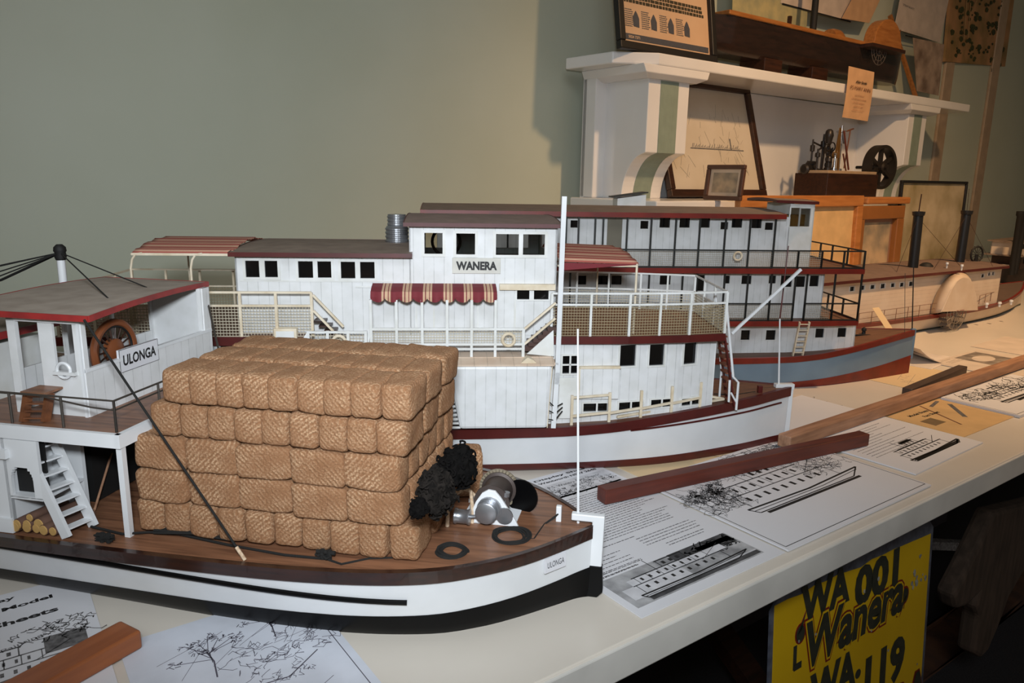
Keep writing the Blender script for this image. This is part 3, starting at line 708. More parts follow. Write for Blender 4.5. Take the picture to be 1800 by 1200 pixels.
for (o, U_, h, mul) in wins:
    a = MB(); W_ = V((0, 0, 1)); Nn = U_.cross(W_); f = .0022; t_ = .0014
    def fb(u0, u1, v0, v1): a.hexa(o+U_*u0+W_*v0, U_*(u1-u0), W_*(v1-v0), Nn*t_)
    u0, u1, v0, v1 = h; fb(u0-f, u1+f, v1, v1+f); fb(u0-f, u1+f, v0-f, v0); fb(u0-f, u0, v0, v1); fb(u1, u1+f, v0, v1)
    if mul: fb((u0+u1)/2-f/2, (u0+u1)/2+f/2, v0, v1)
    if mul == 'cross': fb(u0, u1, (v0+v1)/2-f/2, (v0+v1)/2+f/2)
    a.build('window_frame', WHITEP, fho)
    a = MB(); a.hexa(o+U_*(u0-.001)+W_*(v0-.001)-Nn*.0035, U_*(u1-u0+.002), W_*(v1-v0+.002), Nn*.0008); a.build('window_pane', PANE, fho)
p, q = (-0.3292,-0.107,0.1421), (-0.2785,-0.105,0.0999)
a = MB(); a.box(p[0], q[0], -.108, -.1035, q[2], p[2]); b_ = a.build('panel_board', WHITE, fho, bevel=.0005)
a = MB(); a.box(p[0]-.001, q[0]+.001, -.109, -.103, p[2]-.002, p[2]+.001); a.box(p[0]-.002, p[0], -.109, -.103, q[2]-.005, p[2]); a.build('board_edge', CREAM, fho)
a = MB(); p, q = (-0.3556,-0.107,0.1282), (-0.3311,-0.107,0.0744); a.box(p[0], q[0], -.1085, -.106, q[2], p[2]); a.build('door', WHITEP, fho, bevel=.0008)
# fore upper deck: maroon edged, squared front
fd = [(-.368, -.112), (-.27, -.112), (-.19, -.104), (-.140, -.094), (-.128, .07), (-.20, .095), (-.30, .108), (-.368, .110)]
a = MB(); a.prism([(x, y, DKZ-.0025) for x, y in fd], (0, 0, .0022)); fdo = a.build('fore_upper_deck', mat('weathered_ply_deck', (150, 108, 74), .6, sc=22, c2=(126, 88, 60), stretch=(1, 8, 6), bump=.1), wn_)
a = MB()
for i in range(len(fd)):
    p_, q_ = V((*fd[i], DKZ)), V((*fd[(i+1) % len(fd)], DKZ)); a.beam(p_-V((0, 0, .0045)), q_-V((0, 0, .0045)), .003, .0095)
a.build('deck_edge', MAROON, fdo)
fr_ = [(x*1.0, y*.985, DKZ) for x, y in fd[:5]]+[(-.205, .09, DKZ), (-.30, .104, DKZ), (-.36, .106, DKZ)]
railing(wn_, fr_[:4], .054, [2, 2, 1], (.054, .040), r=.0015, net=(.001, .040), step=.0034, m=WHITEP, mnet=NETB, name='fore_railing')
railing(wn_, fr_[3:], .054, [3, 2, 2, 1], (.054, .030), r=.0014, net=(.001, .030), step=.0040, m=WHITEP, mnet=NET, name='fore_railing')
# --- stern part of the main deck house and stern upper deck
a = MB(); wd0 = (-0.7688,-0.108,0.1785); wd1 = (-0.7544,-0.108,0.1644)
a.panel((-.93, -.106, .067), (1, 0, 0), (0, 0, 1), .93-.70, .110, -.002, [(wd0[0]+.93, wd1[0]+.93, wd1[2]-.067, wd0[2]-.067)])
a.box(-.93, -.37, .10, .102, .067, .177); a.box(-.93, -.928, -.106, .10, .067, .177); a.box(-.70, -.37, -.092, -.090, .067, .180)
sh = a.build('stern_house', WHITE, wn_)
window(sh, -.106, wd0[0], wd1[0], wd1[2], wd0[2], fw=.0015)
a = MB(); p, q = (-0.7033,-0.114,0.1936), (-0.6761,-0.114,0.1592); a.box(p[0], q[0], -.116, -.106, q[2]-.02, p[2]); dr = a.build('door_box', CREAM, wn_, bevel=.0008)
a = MB(); a.box(p[0]+.003, q[0]-.003, -.117, -.115, q[2]+.003, p[2]-.003); a.build('door_panel', WHITEP, dr)
a = MB(); sdx = -0.7047
a.box(-.955, sdx+.04, -.112, .108, DKZ-.004, DKZ-.0003); sd = a.build('stern_upper_deck', DECKD, wn_)
a = MB(); a.box(-.955, sdx, -.1145, -.112, DKZ-.010, DKZ+.0006); a.box(-.957, -.955, -.1145, .108, DKZ-.010, DKZ+.0006); a.build('deck_edge', MAROON, sd)
rx = -0.658
railing(wn_, [(-.95, .105, DKZ), (-.95, -.111, DKZ), (rx, -.111, DKZ)], .054, [4, 7], (.054, .038), r=.0016, net=(.001, .037), step=.0036, m=CREAM, mnet=NET, name='stern_railing')
railing(wn_, [(-.95, .105, DKZ), (-.76, .105, DKZ)], .054, [4], (.054, .030), r=.0014, net=(.001, .030), step=.004, m=CREAM, mnet=NETB, name='stern_railing')
# sloping handrails left and right of the middle
def slope_rail(p, q, m=CREAM):
    a = MB(); a.beam(p, q, .003, .0026); d = V((0, 0, -.019)); a.beam(V(p)+d, V(q)+d, .003, .0026); return a
a = slope_rail((-0.6561,-0.111,0.2338), (-0.6213,-0.111,0.195)); a.build('stair_rail', CREAM, wn_)
a = slope_rail((-0.4023,-0.12,0.1939), (-0.3647,-0.12,0.2264)); a.build('stair_rail', CREAM, wn_)
a = MB(); s_, e_ = V((-0.6217,-0.112,0.177)), V((-0.6531,-0.112,0.205))
for i in range(5): c_ = s_+(e_-s_)*(i+.5)/5; a.box(c_[0]-.007, c_[0]+.007, -.112, -.092, c_[2]-.002, c_[2])
a.build('stair', DKWOOD, wn_)
s_, e_ = V((-0.3995,-0.118,0.1692)), V((-0.3643,-0.118,0.1978)); a = MB()
for i in range(6): c_ = s_+(e_-s_)*(i+.5)/6; a.box(c_[0]-.006, c_[0]+.006, -.118, -.092, c_[2]-.006, c_[2])
a.build('stair', mat('dark_brown_stair', (72, 46, 38), .5), wn_)
a = MB(); a.prism([(-0.3988,-0.119,0.1622), (-0.3647,-0.119,0.1592), (-0.3664,-0.119,0.1923)], (0, .002, 0)); a.build('stair_side', WHITEP, wn_)
# --- upper cabin
x0 = -0.7508; x1 = -0.5426; x2 = -0.3602
zr, zw = .2795, .3165
def wy(p, q): return (p[0], q[0], q[2], p[2])
cw = [wy((-0.7385,-0.088,0.2715), (-0.7223,-0.088,0.2516)), wy((-0.7158,-0.088,0.2716), (-0.7007,-0.088,0.2517)), wy((-0.6762,-0.088,0.2712), (-0.6587,-0.088,0.2512)), wy((-0.6532,-0.088,0.2714), (-0.6369,-0.088,0.2514)), wy((-0.6253,-0.088,0.2709), (-0.6082,-0.088,0.2508)), wy((-0.6021,-0.088,0.2711), (-0.5848,-0.088,0.2509))]
a = MB(); z00 = .168
a.panel((x0, N, z00), (1, 0, 0), (0, 0, 1), x1-x0, zr-z00, -.002, [(c[0]-x0, c[1]-x0, c[2]-z00, c[3]-z00) for c in cw])
a.box(x0, x0+.002, N, .088, z00, zr); a.box(x0, x1, .086, .088, z00, zr)
cb = a.build('passenger_cabin', WHITE, wn_)
for (i, j) in ((0, 1), (2, 3), (4, 5)):
    p, q = cw[i], cw[j]; a = MB(); f = .0032; zt, zb = max(p[3], q[3]), min(p[2], q[2])
    a.box(p[0]-f, q[1]+f, N-.0013, N, zt, zt+f); a.box(p[0]-f, q[1]+f, N-.0013, N, zb-f, zb); a.box(p[0]-f, p[0], N-.0013, N, zb, zt); a.box(q[1], q[1]+f, N-.0013, N, zb, zt); a.box(p[1], q[0], N-.0013, N, zb, zt)
    a.build('window_frame', WHITEP, cb)
    for k in (i, j):
        c_ = cw[k]; a = MB(); a.box(c_[0]-.001, c_[1]+.001, N+.004, N+.005, c_[2]-.001, c_[3]+.001); a.build('window_pane', PANE, cb)
a = MB(); a.box(x0+.005, x1-.02, N-.0008, N, cw[0][2]-.0052, cw[0][2]-.0036); a.box(cw[4][1]+.0, x1-.008, N-.0015, N, cw[0][2]-.012, cw[0][2]-.010); a.build('wall_batten', WHITEP, cb)
roof(cb, [(x0-.003, -.101, .2825), (x1+.003, -.101, .2825), (x1+.0, .10, .2825), (x0-.003, .10, .2825)], .0045, .004, DKROOFP, MAROON)
ww = [wy((-0.5239,-0.088,0.307), (-0.5019,-0.088,0.2816)), wy((-0.4852,-0.088,0.3067), (-0.4622,-0.088,0.2812)), wy((-0.4365,-0.088,0.3065), (-0.4079,-0.088,0.2809)), wy((-0.4035,-0.088,0.3068), (-0.376,-0.088,0.2812)), wy((-0.4093,-0.088,0.2368), (-0.3933,-0.088,0.2254)), wy((-0.3885,-0.088,0.2369), (-0.3695,-0.088,0.2254))]
a = MB(); a.panel((x1, N, z00), (1, 0, 0), (0, 0, 1), x2-x1, zw-z00, -.002, [(c[0]-x1, c[1]-x1, c[2]-z00, c[3]-z00) for c in ww])
far = [(.02, .06, .125, .142), (.10, .175, .125, .142)]
a.panel((x1, .086, z00), (1, 0, 0), (0, 0, 1), x2-x1, zw-z00, -.002, [(.015, .06, .105, .135), (.09, .165, .105, .135)])
a.panel((x1+.002, N, z00), (0, 1, 0), (0, 0, 1), .174, zw-z00, -.002)
a.panel((x2, N, z00), (0, 1, 0), (0, 0, 1), .174, zw-z00, -.002, [(.02, .07, .110, .138), (.10, .15, .110, .138)])
whs = a.build('wheelhouse', WHITE, wn_)
a = MB(); a.box(x1+.002, x2-.002, N+.012, .084, .262, .265); a.box(x1+.003, x2-.003, N+.0055, N+.0065, z00, .262); a.build('inner_floor', mat('worn_ply', (110, 84, 44), .6, sc=30), whs)
a = MB(); a.lathe((x1+.045, -.03, .265), (0, 0, 1), [(0, .004), (.02, .004)]); a.ring((x1+.045, -.034, .292), (0, 1, 0), .018, .002, 24); a.build('steering_wheel', DKWOOD, whs)
def fr4(c, f=.0036, par=whs, t_=.0013):
    a = MB(); a.box(c[0]-f, c[1]+f, N-t_, N, c[3], c[3]+f); a.box(c[0]-f, c[1]+f, N-t_, N, c[2]-f, c[2]); a.box(c[0]-f, c[0], N-t_, N, c[2], c[3]); a.box(c[1], c[1]+f, N-t_, N, c[2], c[3]); a.build('window_frame', WHITEP, par)
fr4(ww[0]); fr4(ww[1]); fr4((ww[2][0], ww[3][1], ww[2][2], ww[2][3])); fr4((ww[4][0], ww[5][1], ww[4][2], ww[4][3]), .002)
for k in (2, 4): a = MB(); a.box(ww[k][1]-.0005, ww[k+1][0]+.0005, N-.0013, N, ww[k][2], ww[k][3]); a.build('mullion', WHITEP, whs)
for k, c_ in enumerate(ww):
    a = MB(); a.box(c_[0]-.001, c_[1]+.001, N+.003, N+.0036, c_[2]-.001, c_[3]+.001); a.build('window_pane', GLASS if k < 4 else PANE, whs)
roof(whs, [(x1-.005, -.101, .3195), (x2+.003, -.101, .3195), (x2+.001, .10, .3195), (x1-.004, .10, .3195)], .004, .006, mat('mauve_brown_roof', (138, 118, 108), .8, sc=50, groove=(1, .012), bump=.2), mat('mauve_roof_edge', (92, 54, 54), .6, sc=60))
p, q = (-0.4901,-0.09,0.277), (-0.4304,-0.09,0.2577)
a = MB(); a.box(p[0], q[0], N-.002, N, q[2], p[2]); nb2 = a.build('name_board', mat('off_white_board', (206, 204, 196), .6, sc=40), whs, bevel=.0004)
a = MB(); text_into(a, 'WANERA', ((p[0]+q[0])/2, N-.0021, (p[2]+q[2])/2), (1, 0, 0), (0, 0, 1), .0108, width=.0505, offset=.05); a.build('lettering', INK, nb2)
a = MB(); p = (-0.4317,-0.092,0.2452); q = (-0.3618,-0.092,0.239); a.box(p[0], q[0], N-.007, N, q[2]-.001, p[2]); a.build('door_hood', CREAM, whs)
a = MB()
for px_ in (-0.5347, -0.5129, -0.4581, -0.4115): a.box(px_-.0012, px_+.0012, N-.001, N, .187, .232)
a.build('door_frame', WHITEP, whs)
# ribbed water tanks on the cabin roof
p = (-0.564,0.004,0.284); a = MB(); prof = [(0, .0148)]
for k in range(4): prof += [(.002+k*.0052, .0148), (.003+k*.0052, .0158), (.0045+k*.0052, .0158), (.0055+k*.0052, .0148)]
prof += [(.0235, .0130)]
for k in range(3): prof += [(.024+k*.0048, .0121), (.025+k*.0048, .0129), (.0265+k*.0048, .0129), (.0275+k*.0048, .0121)]
prof += [(.0385, .0121), (.0385, .011)]
a.lathe((p[0], p[1]+.014, .285), (0, 0, 1), prof, 28); a.build('ribbed_tank', METAL, wn_, smooth=False)
# striped awning with scalloped valance
STR1 = mat('maroon_striped_cloth', (116, 38, 46), .8, kind='stripes', c2=(198, 164, 134), stretch=(1/.0245, .01, .01), sc=80)
STR2 = mat('faded_striped_cloth', (158, 84, 72), .85, kind='stripes', c2=(206, 166, 138), stretch=(.01, 1/.0125, .01), sc=80)
a = MB(); xa, xb = -0.5874, -0.4363; z1, z2, z3 = 0.2452, 0.2391, 0.2267
ns = 9; vs = []; fs = []
for i in range(ns*10+1):
    x = xa+(xb-xa)*i/(ns*10); s = abs(math.sin(PI*i/10)); wv = .0012*math.sin(2*PI*i/10+.5)
    zl = z3+.0045-.0045*s**.6
    vs += [(x, -.0895, z1), (x, -.105, (z1+z2)/2+.0008), (x, -.119+wv, z2), (x, -.1215+wv, (z2+z3)/2), (x, -.1215+wv*1.5, zl)]
m_ = ns*10+1
for i in range(m_-1):
    for k in range(4): fs.append((i*5+k, i*5+k+1, (i+1)*5+k+1, (i+1)*5+k))
aw = MB().add(vs, fs).build('awning', STR1, wn_); sm = aw.modifiers.new('s', 'SOLIDIFY'); sm.thickness = .0006
# side walkway with posts, netting rail and life ring
zt, zl = 0.1732, .17
px_list = [-0.5874, -0.5571, -0.5265, -0.4965, -0.467, -0.4381]
a = MB()
for x in px_list: a.box(x-.0016, x+.0016, -.1226, -.1196, .152, z3+.003)
xe = -0.4037; a.box(xe-.0018, xe+.0018, -.1228, -.1194, .152, 0.1948)
for py in (0.1942, 0.1752): a.box(px_list[0], xe, -.1225, -.1198, py-.0014, py+.0014)
a.box(px_list[2], xe, -.1225, -.1198, 0.1695-.001, 0.1695+.001)
wr_ = a.build('walkway_railing', WHITEP, wn_)
netting(None, (px_list[0], -.121, 0), (xe, -.121, 0), 0.1759, 0.1935, .0034).build('netting', NET, wr_)
def life_ring(par, c, R=.0075, r=.0019, m=CREAM, nrm=(0, 1, 0)): a = MB(); a.ring(c, nrm, R, r, 24); return a.build('life_ring', m, par, smooth=True)
life_ring(wn_, (-0.422,-0.124,0.1813))
a = MB(); a.box(px_list[0]-.01, x2, -.126, -.09, .150, .1525); a.box(x1-.11, px_list[0], -.112, -.09, .150, .1525); a.build('walkway', CREAMG, wn_)
# small netting gate with a life ring, left of the walkway
g0, g1, g2, g3 = -0.6615, -0.6388, -0.6147, -0.5938
gz1, gz0 = 0.1903, 0.1652
a = MB()
for x in (g0, g1, g2, g3): a.box(x-.0017, x+.0017, -.1237, -.1205, gz0-.006, gz1+.002)
a.box(g0, g3, -.1235, -.1207, gz1-.001, gz1+.0016); a.box(g0, g3, -.1235, -.1207, gz0-.001, gz0+.0016)
a.beam((g3, -.122, gz0), (g3+.004, -.105, gz1), .003); a.beam((-0.6728,-0.118,0.1728), (-0.6628,-0.118,0.1881), .003)
ga = a.build('side_railing', WHITEP, wn_); netting(None, (g0, -.122, 0), (g3, -.122, 0), gz0, gz1, .0036).build('netting', NET, ga)
life_ring(wn_, (-0.6251,-0.126,0.1793))
# paddle box: solid panel, louvres, sloping lids
py_ = -.138
P1, P2, P3, P4 = (-0.4966,-0.138,0.1524), (-0.3685,-0.138,0.1517), (-0.3727,-0.138,0.0719), (-0.4815,-0.138,0.0718)
a = MB(); zt_ = .150
a.prism([P4, P3, P2, P1], (0, .03, 0)); pbx = a.build('paddle_box', WHITE, wn_, bevel=.004)
a = MB(); a.prism([(P2[0]-.001, py_+.002, P2[2]), (P3[0]-.001, py_+.002, P3[2]), (P3[0]+.004, -.10, P3[2]), (P2[0]+.006, -.10, P2[2])], (.001, 0, 0)); a.build('rounded_corner', CREAM, pbx)
L1x = -0.6088; a = MB(); k = 0
zb_, zt2 = P4[2], P1[2]+.001
for i in range(16):
    z = zb_+(zt2-zb_)*i/15.0; xr = P4[0]+(P1[0]-P4[0])*i/15.0
    a.hexa((L1x, -.134, z), (xr-L1x+.001, 0, 0), (0, .002, 0), (0, 0, .0026))
a.box(L1x, L1x+.004, -.135, -.128, zb_, zt2); lv = a.build('louvre_slats', WHITEP, wn_)
a = MB(); a.box(L1x, P1[0]-.001, -.128, -.126, zb_, zt2-.001); a.build('louvre_backing', BLACK, lv)
# lids
a = MB(); z_a = 0.1563
A_, B_ = (-0.5884,-0.136,0.1593), (-0.4966,-0.136,0.154)
a.prism([(A_[0]-.06, -.136, z_a+.001), (B_[0], -.136, z_a-.001), (B_[0]-.002, -.126, z_a+.013), (A_[0]-.06, -.126, z_a+.013)], (0, .0, .0025)); a.box(A_[0]-.06, B_[0]-.002, -.127, -.095, z_a+.011, z_a+.0155)
ld = a.build('paddle_box_lid', CREAMG, wn_)
a = MB(); a.box(A_[0]-.06, B_[0]+.001, -.1385, -.1355, z_a-.003, z_a+.0025); a.build('lid_edge', WHITEP, ld)
a = MB(); z_b = P2[2]; a.prism([(P1[0]-.001, py_-.001, z_b), (P2[0]+.002, py_-.001, z_b), (P2[0]+.002, -.122, z_b+.006), (P1[0]-.001, -.122, z_b+.006)], (0, 0, .002)); a.box(P1[0], P2[0], -.124, -.095, z_b+.002, z_b+.008); a.build('paddle_box_lid', CREAMG, wn_)
vp = (-0.3985,-0.132,0.1539); a = MB(); a.prism([(vp[0]-.010, -.136, vp[2]), (vp[0]+.011, -.136, vp[2]), (vp[0]+.006, -.136, vp[2]+.005), (vp[0]-.001, -.136, vp[2]+.008)], (0, .012, 0)); a.build('small_vent', CREAM, wn_)
# tall flat post
p, q = (-0.3589,-0.124,0.3538), (-0.361,-0.124,0.1064)
a = MB(); a.beam(p, (q[0], q[1], .125), .0058, .004, up=(0, 1, 0)); a.beam((q[0], q[1], .14), (q[0]-.003, q[1], .068), .006, .004, up=(0, 1, 0)); a.build('tall_post', HULLW, wn_)
# --- canopies fore and aft
def canopy(name, c, sag, m, par=wn_, n=14):
    A, B_, C_, D_ = [V(q_) for q_ in c]; vs = []; fs = []
    for i in range(n+1):
        s = i/n
        for j in range(n+1):
            t_ = j/n; p_ = (A*(1-s)+B_*s)*(1-t_)+(D_*(1-s)+C_*s)*t_; vs.append(p_+V((0, 0, .0012*math.sin(j*2.3)+sag*(1-(2*t_-1)**2))))
    for i in range(n):
        for j in range(n): k = i*(n+1)+j; fs.append((k, k+n+1, k+n+2, k+1))
    o = MB().add(vs, fs).build(name, m, par, smooth=True); s_ = o.modifiers.new('s', 'SOLIDIFY'); s_.thickness = .0012; return o
cz = .272
Lx = (-0.2583,-0.1581,0.272); fn = (Lx[0], Lx[1], cz)
ff = (-0.2249,0.1066,0.272)
cf = canopy('fore_canopy', [(x2+.002, -.097, cz+.003), (Lx[0], -.097, cz), (Lx[0]-.012, .09, cz), (x2+.002, .09, cz+.003)], .012, STR2)
a = MB(); a.prism([(x2+.002, -.0975, cz+.001), (Lx[0], -.0975, cz-.001), (x2+.002, -.0975, cz-.009)], (0, .001, 0)); a.build('valance', mat('maroon_cloth', (120, 36, 44), .8), cf)
a = MB(); a.rod((Lx[0]-.002, -.096, cz), (Lx[0]-.002, -.096, DKZ), .0015, 8); a.rod((Lx[0]-.014, .088, cz), (Lx[0]-.014, .088, DKZ), .0012, 8); a.rod((Lx[0]-.07, .088, cz), (Lx[0]-.07, .088, DKZ), .0012, 8)
a.beam((x2, .088, cz-.018), (Lx[0]-.014, .088, cz-.018), .003, .002); a.beam((x2, -.096, cz-.003), (Lx[0]-.002, -.096, cz-.003), .002, .002); a.build('canopy_posts', CREAM, cf)
cz2 = .281
An = (-0.8652,-0.0983,0.281)
ca = canopy('stern_canopy', [(An[0], -.098, cz2), (x0-.001, -.098, cz2), (x0-.001, .085, cz2), (An[0]-.003, .085, cz2)], .010, STR2)
a = MB()
for x in (An[0]+.004, -0.7929):
    a.tube([(x-.006, -.099, DKZ), (x-.006, -.099, cz2-.018), (x-.004, -.0985, cz2-.008), (x, -.098, cz2-.002), (x+.008, -.098, cz2-.0005)], .0014, 8)
    a.tube([(x-.002, .086, DKZ), (x-.002, .086, cz2-.001)], .0012, 8)
a.beam((An[0], -.098, cz2-.0015), (x0, -.098, cz2-.0015), .0022, .0028); a.beam((An[0], -.098, cz2-.0015), (An[0], .085, cz2-.0015), .0022, .0022)
a.beam((An[0], .085, DKZ+.056), (x0, .085, DKZ+.056), .002, .002); a.build('canopy_frame', CREAM, ca)
# --- stair down to the foredeck, boom, flagstaff, foredeck rails
fx0 = -.126
a = MB(); t0, t1 = V((-0.1233,-0.05,0.1717)), V((-0.1243,-0.05,0.0722))
for i in range(10):
    c_ = V((-.131+.018*i/9, -.05, DKZ-.008-(DKZ-.092)*i/9)); a.box(c_[0]-.004, c_[0]+.004, -.072, -.050, c_[2]-.002, c_[2])
st = a.build('fore_stair', mat('brown_stair_tread', (120, 70, 50), .6, sc=60), wn_)
a = MB()
for y_ in (-.074, -.048): a.beam((-.133, y_, DKZ-.004), (-.111, y_, .078), .002, .006, up=(0, 1, 0))
a.build('stringer', MAROON, st)
a = MB(); p0_, p1_, p2_, p3_ = (-0.1359,-0.078,0.2275), (-0.1172,-0.078,0.1203), (-0.1095,-0.078,0.1124), (-0.1094,-0.078,0.0743)
a.tube([p0_, p1_, p2_, p3_], .0017, 8); a.tube([(p0_[0]-.002, -.045, p0_[2]), (p1_[0]-.004, -.045, p1_[2]), (p1_[0]-.004, -.045, .08)], .0016, 8); a.rod((-0.1215,-0.078,0.1157), (-0.1206,-0.078,0.0856), .0016); a.rod((-0.1185,-0.078,0.0983), (-0.1104,-0.078,0.0855), .0013)
a.build('stair_handrail', HULLW, wn_)
a = MB(); b0_, b1_ = (-0.1171,-0.06,0.1754), (-0.0296,-0.06,0.2622); a.beam(b0_, b1_, .0034, .0034); a.build('boom', HULLW, wn_)
a = MB(); f0_, f1_, f2_ = (-.016, .0, .084), (-0.024,-0,0.1843), (-0.0216,0,0.2877); a.rod(f0_, f1_, .0014, 8, r2=.0011); fs_ = a.build('flagstaff', HULLW, wn_)
a = MB(); a.rod(f1_, f2_, .0011, 8, r2=.0008); a.build('staff_top', MAROON, fs_)
a = MB(); q = (-0.0547,-0.0236,0.081); a.box(q[0]-.003, q[0]+.003, q[1]-.003, q[1]+.003, .079, .092); a.build('mooring_post', MAROON, wn_)
a = MB(); a.tube([(-0.1215,-0.0246,0.081), (-0.095,-0.031,0.081), (-0.0584,-0.0183,0.082)], .0008, 5); a.build('mooring_rope', ROPE, wn_)
a = MB(); R0 = [((-0.3397,-0.1417,0.069), .040), ((-0.2903,-0.1349,0.069), .040), ((-0.2468,-0.1343,0.072), .037), ((-0.203,-0.1247,0.075), .036), ((-0.1598,-0.1114,0.077), .035)]
R0 = [((p_[0], max(p_[1], -whd(p_[0])+.004)), h_) for p_, h_ in R0]
for (p_, h_) in R0: zz_ = wzd(p_[0]); a.box(p_[0]-.0017, p_[0]+.0017, p_[1]-.0017, p_[1]+.0017, zz_, zz_+h_)
for (p_, h_), (q_, g_) in zip(R0, R0[1:]):
    a.beam((p_[0], p_[1]-.001, wzd(p_[0])+.013), (q_[0], q_[1]-.001, wzd(q_[0])+.014), .0022, .003)
p_, q_ = R0[0][0], R0[1][0]; a.beam((p_[0], p_[1], wzd(p_[0])+.037), (q_[0], q_[1], wzd(q_[0])+.037), .0026, .0026)
a.build('foredeck_railing', CREAM, wn_)
a = MB(); a.beam((R0[1][0][0]+.012, -whd(-.26)+.004, .075), (-.120, -whd(-.120)+.006, .084), .003, .003); a.beam((-.120, -whd(-.120)+.006, .084), (-.150, -.05, .088), .003, .003); a.build('low_guard', CREAM, wn_)
a = MB()
for k in range(3):
    p_, q_ = V((-0.3725,-0.13,0.1054)), V((-.352, -.118, .098)); p_[2] -= k*.012; q_[2] -= k*.005; mid = (p_+q_)/2-V((0, 0, .007)); a.tube([p_, p_+(mid-p_)*.6, mid, q_], .0008, 6)
a.build('side_ropes', ROPE, wn_)

# ================================================================ blue-hulled riverboat behind WANERA
BLO, BA = (1.5168,0.7153), math.radians(-31)
bb = thing('model_riverboat', 'model riverboat with blue-grey hull, red-brown decks and black railings, behind the WANERA', 'model boat', (*BLO, 0), BA)
BLUE = mat('blue_grey_hull_paint', (116, 142, 162), .35, sc=12, c2=(104, 128, 148))
BRAIL = mat('black_rail', (26, 28, 26), .5)
XB = dense(-1.02, -.35, 30)+dense(-.35, -.05, 24)[1:]+dense(-.05, -.006, 8)[1:]+[-.002, 0]
bd_t = smooth_tab([(-1.02, .06), (-.92, .11), (-.7, .124), (-.45, .126), (-.35, .124), (-.27, .114), (-.18, .088), (-.10, .056), (-.04, .025), (0, .004)])
bb_t = smooth_tab([(-1.02, .04), (-.9, .08), (-.7, .098), (-.45, .103), (-.35, .104), (-.295, .102), (-.222, .089), (-.153, .066), (-.08, .038), (0, .003)])
bz_t = [(-1.02, .066), (-.5, .061), (-.3, .063), (-.24, .066), (-.18, .072), (-.1, .081), (0, .089)]
bhd = lambda x: interp(bd_t, x); bhb = lambda x: interp(bb_t, x); bzd = lambda x: interp(bz_t, x)
hull(bb, XB, bhd, bhb, bzd, lambda x: .012+.026*max(0, (x+.33)/.33)**1.6, (RUST, BLUE, RUST, DECKD), strake=(.003, .010), fl=.6, names=('hull_bottom', 'hull_side', 'rubbing_strake', 'main_deck'))
a = MB(); a.box(-.004, .005, -.0035, .0035, .03, .092); a.build('stem_post', BLUE, bb, bevel=.001)
NB = -.088; D1, D2, RZ = .1295, .2245, .3185
xr0 = -0.1681
def bwall(z0, z1, xl, xr, y, wins_, name, mw=WHITE, fw=.0016, far=True):
    a = MB(); h = [(p[0]-xl, q[0]-xl, max(q[2], z0)-z0, min(p[2], z1)-z0) for p, q in wins_]
    a.panel((xl, y, z0), (1, 0, 0), (0, 0, 1), xr-xl, z1-z0, -.002, h)
    if far: a.box(xl, xr, -y-.002, -y, z0, z1); a.box(xl, xl+.002, y, -y, z0, z1); a.box(xr-.002, xr, y, -y, z0, z1)
    o = a.build(name, mw, bb)
    for p, q in wins_: window(o, y, p[0], q[0], max(q[2], z0), min(p[2], z1-.001), fw=fw, out=-.001, inner=.004)
    return o
h0 = bwall(.060, .1215, -.98, xr0, -.082, [((-0.39,-0.082,0.1056), (-0.3731,-0.082,0.0873)), ((-0.342,-0.082,0.1056), (-0.3238,-0.082,0.0872)), ((-0.2467,-0.082,0.1088), (-0.2304,-0.082,0.0914)), ((-0.2036,-0.082,0.1099), (-0.1871,-0.082,0.0924))], 'main_house')
x1447 = -0.2433
h1 = bwall(D1, D2-.005, -.95, x1447, NB, [((-0.7047,-0.088,0.2063), (-0.6856,-0.088,0.1901)), ((-0.6647,-0.088,0.2065), (-0.6464,-0.088,0.1903)), ((-0.6399,-0.088,0.2067), (-0.6216,-0.088,0.1904)), ((-0.5517,-0.088,0.2072), (-0.5319,-0.088,0.1908)), ((-0.4879,-0.088,0.2085), (-0.4689,-0.088,0.1796)), ((-0.434,-0.088,0.2078), (-0.4222,-0.088,0.1934)), ((-0.4,-0.088,0.208), (-0.3816,-0.088,0.1925)), ((-0.3488,-0.088,0.2083), (-0.3356,-0.088,0.1938)), ((-0.3262,-0.088,0.2084), (-0.3048,-0.088,0.1876)), ((-0.3003,-0.088,0.2075), (-0.2799,-0.088,0.1877)), ((-0.2713,-0.088,0.2087), (-0.254,-0.088,0.1889))], 'middle_house')
x1387 = -0.3188
dx0, dx1 = (-0.6516,-0.088,0.307), (-0.625,-0.088,0.2615)
h2 = bwall(D2, RZ-.005, -.95, x1387, NB, [((-0.7172,-0.088,0.3033), (-0.7046,-0.088,0.2906)), ((-0.5924,-0.088,0.3037), (-0.5783,-0.088,0.29)), ((-0.558,-0.088,0.3111), (-0.5393,-0.088,0.2924)), ((-0.522,-0.088,0.3115), (-0.5032,-0.088,0.2928)), ((-0.4859,-0.088,0.312), (-0.4668,-0.088,0.2932)), ((-0.4468,-0.088,0.3034), (-0.4332,-0.088,0.2905)), ((-0.4267,-0.088,0.3127), (-0.4073,-0.088,0.2938)), ((-0.3901,-0.088,0.3131), (-0.3715,-0.088,0.2932)), ((-0.365,-0.088,0.3034), (-0.3501,-0.088,0.2904))], 'upper_house')
a = MB(); a.box(dx0[0], dx1[0], NB-.0012, NB-.0002, D2, dx0[2]); a.build('doorway_shade', mat('doorway_shade_grey', (120, 114, 100), .8), h2)  # flat panel on the wall, its grey paints the shade of a door recess
